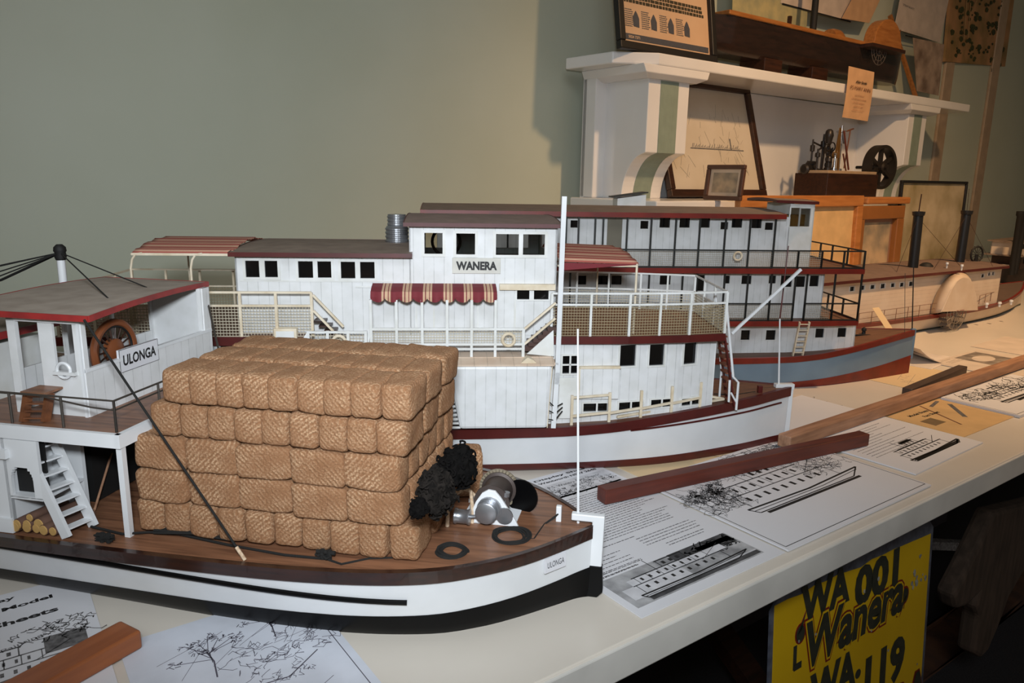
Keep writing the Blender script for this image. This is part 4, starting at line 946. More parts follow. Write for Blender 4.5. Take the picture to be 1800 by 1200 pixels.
def bdeck(z, pts, m, name, th=.009):
    a = MB(); a.prism([(x, y, z-.0025) for x, y in pts], (0, 0, .0022)); o = a.build(name, m, bb); a = MB()
    for i in range(len(pts)):
        p_, q_ = V((*pts[i], z)), V((*pts[(i+1) % len(pts)], z)); a.beam(p_-V((0, 0, th/2-.0006)), q_-V((0, 0, th/2-.0006)), .003, th)
    a.build('deck_edge', RUST, o); return o
c1 = (-0.1864,-0.118,0.1234); c2 = (-0.1883,-0.122,0.2259)
d1 = [(-.98, -.124), (-.35, -.124), (-.26, -.122), (c1[0], -.116), (c1[0]+.004, .10), (-.30, .122), (-.98, .122)]
d2 = [(-.98, -.126), (-.35, -.126), (-.26, -.125), (c2[0], -.121), (c2[0]+.004, .10), (-.30, .122), (-.98, .122)]
bdeck(D1, d1, DECKD, 'middle_deck'); bdeck(D2, d2, DECKD, 'upper_deck')
def post_row(pts, z0, z1, bars, name, netz=None):
    a = MB(); b = MB()
    for (x, y) in pts: a.box(x-.0014, x+.0014, y-.0014, y+.0014, z0, z1)
    for (p, q) in zip(pts, pts[1:]):
        for z in bars: a.beam((*p, z), (*q, z), .0022, .0024)
        if netz: g = netting(None, (*p, 0), (*q, 0), netz[0], netz[1], .0032, .00028); b.add(g.v, g.f)
    o = a.build(name, BRAIL, bb)
    if netz: b.build('netting', mat('pale_netting', (176, 166, 146), .7), o)
ux = [-.93, -.88, -.83, -.78, -.73, -.68]+[-0.7087, -0.6661, -0.6243, -0.5822, -0.5389, -0.4964, -0.4506, -0.4065, -0.3612]
post_row([(x, -.1235) for x in ux], D2, RZ-.004, (D2+.032, D2+.002), 'upper_railing', (D2+.003, D2+.031))
ux2 = [ux[-1], -0.3136, -0.2696, -0.2285, c2[0]-.002]
pp = [(x, -.1215) for x in ux2]+[(c2[0]+.000, -.06), (c2[0]+.0015, .0), (c2[0]+.003, .05), (c2[0]+.003, .098)]
post_row(pp, D2, D2+.033, (D2+.032, D2+.002), 'fore_upper_railing')
post_row(pp[:3], D2, D2+.030, (), 'rail_netting', (D2+.003, D2+.031))
mx = [-.93, -.86, -.79, -.72, -.65, -.58, -.52]+[-0.4938, -0.4439, -0.4011, -0.358, -0.3137, -0.2904, -0.2382, c1[0]-.002]
pm = [(x, -.1205 if x < -.3 else -.117) for x in mx]
for q_ in pm: post_row([q_], D1, D2-.008, (), 'deck_post')
post_row(pm[:12], D1, D1+.033, (D1+.032, D1+.002), 'middle_railing', (D1+.003, D1+.031))
post_row(pm[12:]+[(c1[0], -.06), (c1[0]+.0015, 0.), (c1[0]+.003, .05), (c1[0]+.003, .098)], D1, D1+.033, (D1+.032, D1+.002), 'fore_middle_railing')
a = MB(); g = netting(None, (*pm[12], 0), (x1447, pm[13][1], 0), D1+.003, D1+.031, .0032, .00028); g.build('rail_netting', mat('pale_netting', (176, 166, 146), .7), bb)
life_ring(bb, (-0.4255,-0.126,0.2468), .007, .0018)
ro = roof(bb, [(-.976, -.130, RZ+.001), (-0.3463, -.130, RZ+.001), (-0.3463-.002, .125, RZ+.001), (-.976, .125, RZ+.001)], .0075, .007, mat('brown_roof', (134, 116, 102), .8, sc=40), RUST, name='main_roof')
# skylight
p = (-0.61,0.0241,0.325); sx, sy = p[0], p[1]
a = MB(); a.prism([(sx, sy, .322), (sx+.055, sy, .322), (sx+.055, sy, .347), (sx, sy, .339)], (0, .04, 0)); sk = a.build('skylight', WHITEP, bb)
a = MB(); a.hexa((sx-.008, sy-.004, .3405), (.066, 0, .0095), (0, .05, 0), (0, 0, .0022)); a.build('skylight_cover', BRAIL, sk)
# pilot house
x1427 = -0.2751
pw = [((-0.3201,-0.088,0.3301), (-0.303,-0.088,0.297)), ((-0.3011,-0.088,0.3293), (-0.2828,-0.088,0.2972))]
a = MB(); pt = 0.3372
a.panel((x1387, NB, D2), (1, 0, 0), (0, 0, 1), x1427-x1387, pt-D2, -.002, [(p[0]-x1387, q[0]-x1387, q[2]-D2, p[2]-D2) for p, q in pw])
a.panel((x1427, NB, D2), (0, 1, 0), (0, 0, 1), .10, pt-D2, -.002, [(.02, .08, .105, .125)])
a.panel((x1387, NB, RZ), (0, 1, 0), (0, 0, 1), .10, pt-RZ, -.002, [(.02, .08, .006, .02)] if pt-RZ > .03 else [])
a.panel((x1387, NB+.10, D2), (1, 0, 0), (0, 0, 1), x1427-x1387, pt-D2, .002, [(.006, x1427-x1387-.006, .09, pt-D2-.006)])
ph = a.build('pilot_house', WHITEP, bb)
for p, q in pw: window(ph, NB, p[0], q[0], q[2], p[2], fw=.0018, mp=GLASS)
a = MB(); a.box(x1387+.002, x1427-.002, NB+.03, NB+.032, D2, pt-.02); a.build('inner_wall', mat('ochre_panel', (150, 106, 46), .6), ph)
ra, rb_ = -0.2741, -0.3244
roof(ph, [(x1387-.032, -.098, pt+.006), (ra, -.098, pt+.004), (ra-.004, .025, pt+.004), (x1387-.036, .025, pt+.006)], .004, .003, mat('brown_roof', (134, 116, 102), .8), MAROON)
# ladder, foredeck fittings, jackstaff
lx0, lx1 = -0.3014, -0.2831
ladder(bb, (lx0, -.113, .064), (lx1, -.113, .064), (lx0, -.1265, D1), (lx1, -.1265, D1), 6, CREAM, name='companion_ladder', w_=.002, dpt=.005)
p = (-0.1017,-0.0013,0.082); a = MB(); a.box(p[0]-.025, p[0]+.014, p[1]-.010, p[1]-.005, .079, .0815); a.lathe((p[0], p[1]+.004, .080), (0, 0, 1), [(0, .004), (.006, .003), (.008, .005), (.012, .004), (.014, .001)], 14); a.build('anchor_winch', BLACK, bb)
a = MB(); js = (-0.0164,0,0.2145); a.rod((-.002, 0, .088), js, .0012, 8, r2=.0009); a.build('jackstaff', BLACK, bb)
a = MB(); a.rod((-.03, -.02, .085), (-0.0325,0,0.2032), .0005, 5); a.build('stay', WIRE, bb)
# ================================================================ paddle steamer with two funnels
TLO, TA = (2.7247,0.9637), math.radians(-4)
ps = thing('model_paddle_steamer', 'cream model paddle steamer with two tall black funnels, beyond the blue-grey hull', 'model boat', (*TLO, 0), TA)
PEACH = mat('aged_cream_paint', (216, 200, 182), .5, sc=20, c2=(204, 184, 162)); PEACHG = mat('aged_cream_planks', (214, 198, 180), .55, sc=20, groove=(2, .01), c2=(204, 184, 164), bump=.15)
XT = dense(-1.35, -.45, 26)+dense(-.45, -.06, 20)[1:]+dense(-.06, -.008, 8)[1:]+[-.003, 0]
td_t = smooth_tab([(-1.35, .05), (-1.2, .09), (-1., .11), (-.8, .118), (-.6, .118), (-.45, .112), (-.3, .098), (-.15, .062), (-.05, .025), (0, .004)])
tb_t = smooth_tab([(-1.35, .03), (-1.2, .07), (-1., .085), (-.8, .09), (-.6, .09), (-.45, .084), (-.3, .066), (-.15, .036), (-.05, .012), (0, .003)])
thd = lambda x: interp(td_t, x); thb = lambda x: interp(tb_t, x)
tzd = lambda x: .046+.030*max(0, (x+.55)/.55)**2+.02*max(0, (-.9-x)/.45)**2
hull(ps, XT, thd, thb, tzd, lambda x: .006, (mat('dull_green_boot', (70, 74, 58), .6), PEACH, RUST, mat('grey_brown_deck', (96, 78, 68), .7, sc=20)), strake=(.004, .009), fl=.6, names=('hull_bottom', 'hull_side', 'rubbing_strake', 'main_deck'))
xl, xr = -1.22, -0.3652
TR = .155
wl = [((-1.0624,-0.1,0.1381), (-1.0452,-0.1,0.1275)), ((-1.0208,-0.1,0.1382), (-1.0053,-0.1,0.1277)), ((-0.9824,-0.1,0.1372), (-0.9645,-0.1,0.1278)), ((-0.9411,-0.1,0.1375), (-0.9224,-0.1,0.1266)), ((-0.8985,-0.1,0.1364), (-0.8821,-0.1,0.1269)), ((-0.8597,-0.1,0.1355), (-0.8429,-0.1,0.1259)), ((-0.8205,-0.1,0.136), (-0.8029,-0.1,0.1249)), ((-0.474,-0.1,0.1363), (-0.4595,-0.1,0.1277)), ((-0.4386,-0.1,0.1392), (-0.4269,-0.1,0.1307)), ((-0.4173,-0.1,0.1397), (-0.4055,-0.1,0.1311))]
a = MB(); a.panel((xl, -.1, .044), (1, 0, 0), (0, 0, 1), xr-xl, TR-.049, -.002, [(p[0]-xl, q[0]-xl, q[2]-.044, p[2]-.044) for p, q in wl])
a.box(xl, xr, .08, .082, .044, TR-.005); a.box(xr-.002, xr, -.1, .08, .044, TR-.005); a.box(xl, xl+.002, -.1, .08, .044, TR-.005)
th_ = a.build('deck_house', PEACHG, ps)
for p, q in wl: window(th_, -.1, p[0], q[0], q[2], p[2], fw=.0012)
roof(ps, [(xl-.02, -.112, TR), (xr+.012, -.112, TR), (xr+.010, .09, TR), (xl-.02, .09, TR)], .006, .006, mat('dull_brown_roof', (112, 92, 82), .8, sc=40), MAROON, name='roof')
def funnel(pb, ptop, r, name):
    a = MB(); d = V(ptop)-V(pb); L_ = d.length
    a.lathe(pb, d, [(0, r*1.15), (L_*.02, r*1.15), (L_*.03, r), (L_*.5, r*.98), (L_*.93, r*.95), (L_*.935, r*1.12), (L_*.96, r*1.2), (L_, r*1.25), (L_, r*.9), (L_*.9, r*.85)], 20)
    return a.build(name, mat('funnel_black', (22, 24, 28), .45, sc=40), ps, smooth=True)
f1b, f1t = (-0.707,-0.04,0.1523), (-0.7138,-0.04,0.3055); f2b, f2t = (-0.4405,-0.02,0.1448), (-0.439,-0.02,0.3052)
funnel(f1b, f1t, .0125, 'funnel'); funnel(f2b, f2t, .0125, 'funnel')
a = MB(); a.rod(f1t, V(f1t)+V((.002, 0, .045)), .0014, 6)
for e in ((-0.8429,-0.0766,0.156), (-0.5404,-0.0786,0.156)): a.rod(V(f1t)-V((0, 0, .015)), e, .0005, 5)
a.build('funnel_stays', DKWOOD, ps)
a = MB()
for e in ((-0.6865,-0.0826,0.156), (-0.4224,-0.1016,0.156)): a.rod(V(f2t)-V((0, 0, .015)), e, .0005, 5)
a.rod(V(f2t)+V((0, 0, -.005)), V(f2t)+V((-.006, 0, .06)), .0006, 5); a.build('funnel_stays', DKWOOD, ps)
wc_ = (-0.3715,-0.03,0.1805); a = MB(); a.ring(wc_, (.25, 1, 0), .022, .0026, 28); a.rod((wc_[0], wc_[1], TR), (wc_[0], wc_[1], wc_[2]), .005)
for k in range(12):
    t_ = PI*k/6; c_ = V(wc_); e_ = V((math.cos(t_), -.25*math.cos(t_), math.sin(t_))); a.rod(c_+e_*.004, c_+e_*.027, .0008, 5)
a.build('steering_wheel', BLACK, ps)
a = MB(); p = (-0.6456,-0.0406,0.16); a.lathe((p[0], p[1], .158), (0, 0, 1), [(0, .018), (.006, .016), (.011, .010), (.013, .002)], 20); a.build('hatch_dome', BLACK, ps, smooth=True)
for pt_ in ((-0.6188,-0.0807,0.16), (-0.6356,-0.1278,0.16)):
    a = MB(); a.lathe((pt_[0], pt_[1], .158), (0, 0, 1), [(0, .002), (.010, .002), (.011, .004), (.016, .0035)], 10); a.build('roof_vent', HULLW, ps)
# paddle box and wheel
pbk = -.104; pbf = -.150
fp = [(-0.7449,-0.15,0.0612), (-0.7304,-0.15,0.0863), (-0.712,-0.15,0.1171), (-0.6931,-0.15,0.1363), (-0.6681,-0.15,0.1437), (-0.6367,-0.15,0.139), (-0.6099,-0.15,0.1226), (-0.5831,-0.15,0.0878), (-0.567,-0.15,0.0516)]
a = MB(); a.prism(fp, (0, .002, 0)); pb = a.build('paddle_box', PEACH, ps)
cx_, cz_ = (-0.7215+-0.4836)/2, .045; Rr = 0.1515-.045
a = MB(); n = 24; vs = []
def fpnt(t_): u_ = (1-t_/PI)*(len(fp)-1); i_ = min(int(u_), len(fp)-2); return V(fp[i_])+(V(fp[i_+1])-V(fp[i_]))*(u_-i_)
for k in range(n+1): t0_ = PI*k/n; vs += [fpnt(t0_), V((cx_+math.cos(t0_)*Rr, pbk, cz_+math.sin(t0_)*Rr))]
a.add(vs, [(2*k, 2*k+2, 2*k+3, 2*k+1) for k in range(n)])
o = a.build('paddle_box_shell', PEACH, pb, smooth=True); s_ = o.modifiers.new('s', 'SOLIDIFY'); s_.thickness = .0015
a = MB(); text_into(a, 'P.S. RUBY' if 0 else '... ......', ((fp[0][0]+fp[-1][0])/2, pbf-.0003, .058), (1, 0, 0), (0, 0, 1), .003, width=.035); a.build('faint_lettering', RED, pb)
wcx = -0.6552; a = MB(); wz_ = .052
for y_ in (-.142, -.118):
    for R_ in (.046, .030, .016): a.ring((wcx, y_, wz_), (0, 1, 0), R_, .0010, 32, 5)
    for k in range(14): t_ = 2*PI*k/14; a.rod((wcx, y_, wz_), (wcx+math.cos(t_)*.046, y_, wz_+math.sin(t_)*.046), .0009, 5)
for k in range(14):
    t_ = 2*PI*k/14; c_ = V((wcx+math.cos(t_)*.041, -.142, wz_+math.sin(t_)*.041)); a.hexa(c_-V((math.cos(t_)*.005, 0, math.sin(t_)*.005)), V((math.cos(t_)*.010, 0, math.sin(t_)*.010)), (0, .024, 0), V((-math.sin(t_)*.0008, 0, math.cos(t_)*.0008)))
a.build('paddle_wheel', mat('dull_silver_wheel', (150, 138, 124), .5, .4), ps)
xa_, xb_ = -1.0396, -0.6871
railing(ps, [(xa_, -.117, .046), (xb_, -.117, .046)], .030, [7], (.030, .016), r=.0007, m=mat('rust_wire', (110, 70, 54), .6), sq=False, name='side_railing')
railing(ps, [(-0.4802, -.108, .055), (xr-.004, -.098, .058)], .024, [3], (.024, ), r=.0007, m=mat('rust_wire', (110, 70, 54), .6), sq=False, name='side_railing')
for px_ in ((-0.5056,-0.1409,0.064), (-0.4564,-0.1499,0.068), (-0.3889,-0.1478,0.074)):
    a = MB(); a.lathe((px_[0], px_[1], .052+max(0, (px_[0]+.4))*.03), (0, 0, 1), [(0, .003), (.008, .003), (.009, .005), (.014, .004)], 10); a.build('bollard', HULLW, ps)
a = MB(); g0_, g1_ = V((-0.9906,-0.125,0.0864)), V((-0.982,-0.16,0.0409)); a.hexa(g0_+V((-.012, 0, 0)), (.026, 0, 0), g1_-g0_, (0, .0006, .0008)); o = a.build('leaning_card', PAPERY); 
gl = V(TLO+(0,)); o.parent = None
_m = Matrix.Translation((TLO[0], TLO[1], TZ)) @ Matrix.Rotation(TA, 4, 'Z'); o.matrix_world = _m
tag(o, 'small white card leaning on the side of the cream paddle steamer', 'card')
# ================================================================ dark steamer at the far right
E0 = (2.9701,1.0406,0)
hp = (3.3248,1.25,0.0581)
fs4 = thing('model_steamer', 'dark model steamer with two tall black chimneys, cut by the right edge of the picture', 'model boat', (hp[0]-.06, 1.25, 0), math.radians(4))
XQ = dense(0, .7, 20)
hq = lambda x: .004+.075*(1-math.exp(-x/.12)); 
a = MB(); xs_ = XQ
plan_loft(a, [plan_outline(xs_, lambda x, k=k: hq(x)*(.75+.25*k/3), lambda x, k=k: (.05+.02*math.exp(-x/.2))*k/3) for k in range(4)]); a.build('hull', mat('dark_brown_hull', (44, 30, 26), .5, sc=20), fs4, smooth=True)
a = MB(); plan_loft(a, [plan_outline(xs_, lambda x: hq(x)+.003, lambda x: .05+.02*math.exp(-x/.2)), plan_outline(xs_, lambda x: hq(x)+.003, lambda x: .056+.02*math.exp(-x/.2))]); a.build('gunwale', PEACH, fs4)
a = MB(); a.panel((.05, -.06, .058), (1, 0, 0), (0, 0, 1), .6, .05, -.002, [(.03+k*.06, .055+k*.06, .02, .038) for k in range(9)]); a.box(.05, .65, .04, .042, .058, .108); a.box(.05, .052, -.06, .04, .058, .108); a.build('lower_house', DKWOOD, fs4)
a = MB(); a.box(.0, .68, -.075, .06, .108, .112); a.build('upper_deck', mat('brown_roof', (134, 116, 102), .8), fs4)
a = MB(); a.panel((.02, -.055, .112), (1, 0, 0), (0, 0, 1), .6, .05, -.002, [(.01+k*.035, .036+k*.035, .022, .042) for k in range(16)]); a.box(.02, .022, -.055, .04, .112, .162); a.box(.02, .62, .038, .04, .112, .162); a.build('upper_house', mat('aged_cream_paint', (208, 184, 158), .5), fs4)
a = MB(); a.box(.0, .64, -.065, .05, .162, .166); a.build('top_roof', mat('brown_roof', (134, 116, 102), .8), fs4)
for (x, y, lean, h_) in ((3.1451-hp[0]+.06, -.085, -.010, .235), (3.1945-hp[0]+.06, -.080, .020, .222)):
    a = MB(); a.lathe((x, y, .05), (lean, 0, h_), [(0, .011), (h_*.92, .010), (h_*.94, .013), (h_, .013)], 16); a.build('chimney', BLACK, fs4, smooth=True)
railing(fs4, [(.0, -.070, .112), (.62, -.070, .112)], .022, [16], (.022, .012), r=.0008, m=CREAM, sq=False)

# ================================================================ mantelpiece with its upper shelf
MLO, MA = (1.6, 1.53), math.radians(1.5)
MW = mat('white_gloss_woodwork', (226, 224, 222), .22, sc=5, c2=(218, 216, 214), bump=.05, coat=.3)
MG = mat('fluted_green_paint', (138, 152, 138), .5, sc=30, groove=(0, .0065), bump=.3, c2=(130, 144, 130))
mp_ = thing('mantelpiece', 'white painted mantelpiece with an upper shelf on fluted brackets against the green wall', 'mantelpiece', (*MLO, -TZ), MA)
def zb(z): return z+TZ
BR1_ = 1.6709
SZ1 = 0.7219-.004; SZ0 = SZ1-.032; SXR = 1.9972; LSZ = 0.3195
a = MB(); a.prism([(-.125, .25, zb(SZ0)), (-.112, .07, zb(SZ0)), (.0, .0, zb(SZ0)), (SXR, .0, zb(SZ0)), (SXR+.02, .05, zb(SZ0)), (SXR+.02, .20, zb(SZ0))], (0, 0, SZ1-SZ0)); a.build('upper_shelf', MW, mp_, bevel=.004)
a = MB(); a.box(-.09, BR1_+.06, -.10, .25, zb(LSZ-.03), zb(LSZ)); a.build('lower_shelf', MW, mp_, bevel=.004)
a = MB(); a.box(-.05, BR1_, .235, .25, zb(LSZ), zb(SZ0)); a.build('back_panel', MW, mp_)
a = MB(); a.box(-.04, .22, .04, .25, zb(.002), zb(LSZ-.03)); a.build('jamb', MW, mp_, bevel=.004); a = MB(); a.box(1.40, 1.66, .04, .25, zb(.002), zb(LSZ-.03)); a.build('jamb', MW, mp_, bevel=.004)
a = MB(); a.box(.22, 1.40, .06, .25, zb(.002), zb(LSZ-.03)); a.build('frieze', MW, mp_)
def bracket(xa, xb):
    w = xb-xa; yf = .028
    prof = [(.25, SZ0), (yf, SZ0), (yf, .452)]+[(yf+.088*math.sin(t*PI/24), .449-(.449-LSZ)*(1-math.cos(t*PI/24))) for t in range(1, 13)]+[(.25, LSZ)]
    a = MB(); a.prism([(xa, y, zb(z)) for y, z in prof], (w, 0, 0)); o = a.build('bracket', MW, mp_, bevel=.002)
    a = MB(); pts = prof[1:-1]
    for (y0, z0), (y1, z1) in zip(pts, pts[1:]): a.hexa((xa+w*.28, y0-.0015, zb(z0)-(.035 if z0 > .6 else 0)), (w*.44, 0, 0), (0, y1-y0, z1-z0+(.035 if z0 > .6 else 0)), (0, .002, 0))
    a.build('fluting', MG, o)
    a = MB(); c0, c1 = SZ0-.034, SZ0
    a.loft([[(xa-.018, yf-.012, zb(c0)), (xb+.018, yf-.012, zb(c0)), (xb+.018, .25, zb(c0)), (xa-.018, .25, zb(c0))], [(xa-.045, yf-.030, zb(c0+.012)), (xb+.045, yf-.030, zb(c0+.012)), (xb+.045, .25, zb(c0+.012)), (xa-.045, .25, zb(c0+.012))], [(xa-.055, yf-.028, zb(c1)), (xb+.055, yf-.028, zb(c1)), (xb+.055, .25, zb(c1)), (xa-.055, .25, zb(c1))]])
    a.build('cornice', MW, o, bevel=.002)
    return o
BX0, BX1 = -0.0059, 0.1675
BR0, BR1 = 1.52, 1.6709
bracket(BX0, BX1); bracket(BR0, BR1)
a = MB(); a.box(-.05, BX0+.01, .195, .25, zb(LSZ), zb(SZ0)); a.build('side_pilaster', MW, mp_, bevel=.003)
def mworld(x, y):
    c_, s_ = math.cos(MA), math.sin(MA); return (MLO[0]+x*c_-y*s_, MLO[1]+x*s_+y*c_)
def picture(name, label, cat, c, w, h, bar, depth, lean, rz, mfr, mpic, group=None, mat_w=0, mmat=None, glass=True, parent_rot=MA):
    """framed picture standing on its lower edge; origin = lower left front corner; lean tips the top back"""
    t = thing(name, label, cat, (*mworld(c[0], c[1]), c[2]) if parent_rot is MA else c, rz, group)
    M_ = Matrix.Rotation(-lean, 4, 'X')
    def R_(o): o.matrix_local = M_; return o
    for (x0, x1, z0, z1) in ((0, w, 0, bar), (0, w, h-bar, h), (0, bar, bar, h-bar), (w-bar, w, bar, h-bar)):
        a = MB(); a.box(x0, x1, -depth, 0, z0, z1); R_(a.build('frame_bar', mfr, t, bevel=min(.003, bar*.2)))
    a = MB(); a.box(bar, w-bar, -depth*.35, -.001, bar, h-bar); pic = R_(a.build('mount' if mat_w else 'picture', mmat if mat_w else mpic, t))
    if mat_w: a = MB(); a.box(bar+mat_w, w-bar-mat_w, -depth*.35-.0006, -depth*.35, bar+mat_w, h-bar-mat_w); pic = R_(a.build('picture', mpic, t))
    return t, pic, -depth*.35-.0007
FRBLK = mat('black_frame', (22, 20, 20), .5)
NEWS = mat('yellowed_newsprint', (206, 172, 138), .6, sc=8, c2=(198, 162, 128))
SK = mat('faded_sketch_paper', (196, 186, 170), .5, sc=6, c2=(184, 172, 152))
# framed newspaper advertisement, on the upper shelf
p0_, p1_ = (-0.1187,0.05,0.7201), (0.2954,0.05,0.7378)
w_ = p1_[0]-p0_[0]
t, pic, yy = picture('framed_newspaper_page', 'black framed newspaper advertisement at the left end of the upper shelf', 'picture', (p0_[0], .05, SZ1+.001), w_, .36, .022, .02, .16, MA, FRBLK, NEWS)
rnd = random.Random(4); a = MB(); o_ = lambda x, z: (x, yy-.0003, z)
for row in range(3):
    x = .035
    while x < w_-.05:
        l = rnd.uniform(.006, .016); a.box(x, x+l, yy-.0006, yy, .152-row*.011+.0, .160-row*.011); x += l+.003
a.build('headline', mat('olive_black_ink', (56, 50, 32), .6), pic)
a = MB(); 
for row in range(9):
    for cx_2 in (.035, .10, .175, .245):
        x = cx_2
        while x < cx_2+.028: l = rnd.uniform(.003, .008); a.box(x, x+l, yy-.0005, yy, .110-row*.0055, .112-row*.0055); x += l+.0015
a.build('small_print', INKG, pic)['kind'] = 'stuff'
for x in (.078, .150, .222, .292):
    if x > w_-.03: continue
    a = MB(); s = .011; pts = [(x-s, .068), (x-s*1.1, .092), (x-s*.5, .103), (x, .110), (x+s*.5, .103), (x+s*1.1, .090), (x+s, .066)]; a.prism([(q_[0], yy-.0006, q_[1]) for q_ in pts], (0, .0005, 0)); a.build('garment_picture', mat('slate_ink', (70, 72, 80), .6, sc=200), pic)
a = MB(); a.box(.026, w_-.028, yy-.0005, yy, .030, .046); fb_ = a.build('footer_band', mat('slate_ink', (70, 72, 80), .6, sc=200), pic)
a = MB(); text_into(a, '5024 7371', (.066, yy-.0006, .038), (1, 0, 0), (0, 0, 1), .008, width=.045, offset=.02); a.build('lettering', NEWS, fb_)
# large drawing in a dark frame on the lower shelf
q0, q1, q2 = (0.1629,0.09,0.3174), (0.6695,0.09,0.3156), (0.6964,0.2,0.6907)
h_ = (q2[2]-LSZ)/math.cos(.34)
t, pic, yy = picture('framed_drawing', 'large dark-framed sketch leaning behind the left bracket on the lower shelf', 'picture', (max(q0[0], BX1+.004), .09, LSZ+.001), q1[0]-max(q0[0], BX1+.004), math.hypot(q2[2]-LSZ, .11), .024, .02, math.atan2(.11, q2[2]-LSZ), MA, DKWOOD, SK)
a = MB(); W2 = q1[0]-max(q0[0], BX1+.004)
for k in range(60):
    x = rnd.uniform(.05, W2-.06); z = rnd.uniform(.05, .27); l = rnd.uniform(.01, .05); an = rnd.uniform(.6, 2.4)
    a.beam((x, yy-.0003, z), (x+math.cos(an)*l, yy-.0003, z+math.sin(an)*l), .0005, .0007)
a.build('pencil_lines', mat('pale_pencil_line', (178, 168, 150), .8), pic)
a = MB()
for k in range(40):
    x = W2*.30+W2*.5*k/40; a.beam((x, yy-.0003, .165), (x+.006, yy-.0003, .165+rnd.uniform(.002, .014)), .0008, .0010)
a.box(W2*.28, W2*.84, yy-.0006, yy, .160, .163); a.box(W2*.70, W2*.71, yy-.0006, yy, .163, .20); a.build('drawn_boat', INKG, pic)
# small framed photograph
s0, s1, s2 = (0.1687,-0.06,0.2958), (0.2865,-0.085,0.3023), (0.1606,-0.06,0.3679)
t, pic, yy = picture('small_framed_photo', 'small dark-framed photograph standing in front of the large framed sketch', 'picture', (s0[0], -.055, LSZ+.001), .125, .10, .012, .012, .12, MA-1.5, mat('brown_frame', (84, 56, 44), .4, sc=20), mat('old_photo', (188, 160, 128), .3, sc=30, c2=(120, 110, 96)), mat_w=.010, mmat=mat('pale_mount', (214, 186, 158), .5))
# model steam engine on its box
e0, e1, e2 = (0.8675,-0.03,0.3286), (1.218,-0.03,0.3281), (0.8445,-0.03,0.4085)
en = thing('model_steam_engine', 'small model steam engine with a big dark spoked flywheel on a brown wooden box', 'model engine', (*mworld(e0[0], -.03), LSZ), MA)
EW = e1[0]-e0[0]; EH = e2[2]-LSZ
a = MB(); a.box(0, EW, 0, .13, .001, EH); a.build('wooden_box', DKWOOD, en, bevel=.002)
a = MB(); a.box(.008, EW-.004, .006, .124, EH, EH+.010); a.build('base_plate', mat('cream_slab', (178, 152, 122), .6), en, bevel=.001)
b_ = EH+.010; SIL = mat('polished_steel', (200, 202, 206), .18, .9); BRS = mat('dull_brass', (168, 128, 76), .35, .7)
a = MB(); a.lathe((.030, .095, b_+.004), (1, 0, 0), [(-.035, .012), (-.03, .018), (.022, .018), (.026, .012), (.038, .012)], 18); a.box(.0, .060, .080, .110, b_, b_+.012); a.lathe((.062, .04, b_), (0, 0, 1), [(0, .014), (.01, .014), (.012, .006), (.03, .006), (.032, .012), (.045, .010)], 14)
for k in range(6): a.rod((.0+k*.011, .092, b_+.018), (.0+k*.011, .082, b_+.032), .003)
a.build('valve_block', DARKM, en, smooth=True)
a = MB(); a.lathe((.085, .03, b_), (0, 0, 1), [(0, .012), (.006, .012), (.008, .004), (.055, .004), (.058, .007), (.062, .004)], 14); a.build('piston_rod', SIL, en, smooth=True)
a = MB(); a.lathe((.145, .05, b_), (0, 0, 1), [(0, .014), (.008, .014), (.009, .006), (.095, .006), (.096, .014), (.135, .014), (.137, .018), (.142, .018), (.145, .006), (.160, .004)], 16); a.build('cylinder', SIL, en, smooth=True)
a = MB()
for (x0, x1) in ((.095, .118), (.128, .118)): a.beam((x0, .04, b_), (x1, .04, b_+.15), .006, .006, up=(0, 1, 0))
a.lathe((.106, .03, b_+.055), (0, 1, 0), [(0, .011), (.02, .011)], 14); a.build('crosshead_frame', BRS, en)
a = MB(); a.beam((.125, .03, b_+.14), (.185, .03, b_+.005), .005, .005, up=(0, 1, 0)); a.beam((.118, .02, b_+.06), (.150, .02, b_), .004, .004, up=(0, 1, 0)); a.build('connecting_rod', mat('red_rod', (110, 62, 52), .5), en)
a = MB()
for (x, y, h_, r_) in ((.020, .060, .075, .004), (.048, .100, .11, .0035), (.100, .090, .13, .004), (.128, .085, .10, .005), (.165, .090, .085, .004)):
    a.lathe((x, y, b_), (0, 0, 1), [(0, r_*2.2), (.006, r_*2.2), (.008, r_), (h_*.6, r_), (h_*.62, r_*2.4), (h_*.8, r_*2.4), (h_*.82, r_), (h_, r_*.8)], 12)
a.beam((.020, .06, b_+.07), (.100, .09, b_+.085), .005, .005); a.beam((.048, .100, b_+.10), (.165, .09, b_+.07), .005, .005); a.ring((.128, .07, b_+.085), (.1, 1, 0), .016, .0022, 18, 6)
a.build('valve_gear', DARKM, en, smooth=True)
a = MB(); a.rod((.185, .04, b_+.145), (.170, .04, b_+.01), .0025); a.beam((.150, .04, b_+.138), (.205, .04, b_+.152), .006, .004); a.build('pump_lever', MIDWOOD, en)
a = MB(); a.beam((.055, .06, b_), (.062, .06, b_+.09), .004, .004); a.beam((.062, .06, b_+.09), (.092, .06, b_+.092), .004, .004); a.beam((.092, .06, b_), (.092, .06, b_+.09), .004, .004)
for k in range(4): a.ring((.077, .055, b_+.02+k*.02), (.2, 1, 0), .009, .0018, 14, 5)
a.build('governor_frame', DARKM, en)
a = MB(); a.lathe((.082, .06, b_+.095), (0, 0, 1), [(0, .010), (.02, .014), (.028, .016), (.045, .012), (.05, .006)], 14); a.build('oil_cup', DARKM, en, smooth=True)
fw_ = (1.2766,0,0.4371); fc = V((fw_[0]-e0[0], .03, fw_[2]-LSZ)); nr = V((-.12, -1, 0)).normalized(); RF = .083
a = MB(); P_ = [(-.018, RF-.012), (-.018, RF), (.018, RF), (.018, RF-.012)]
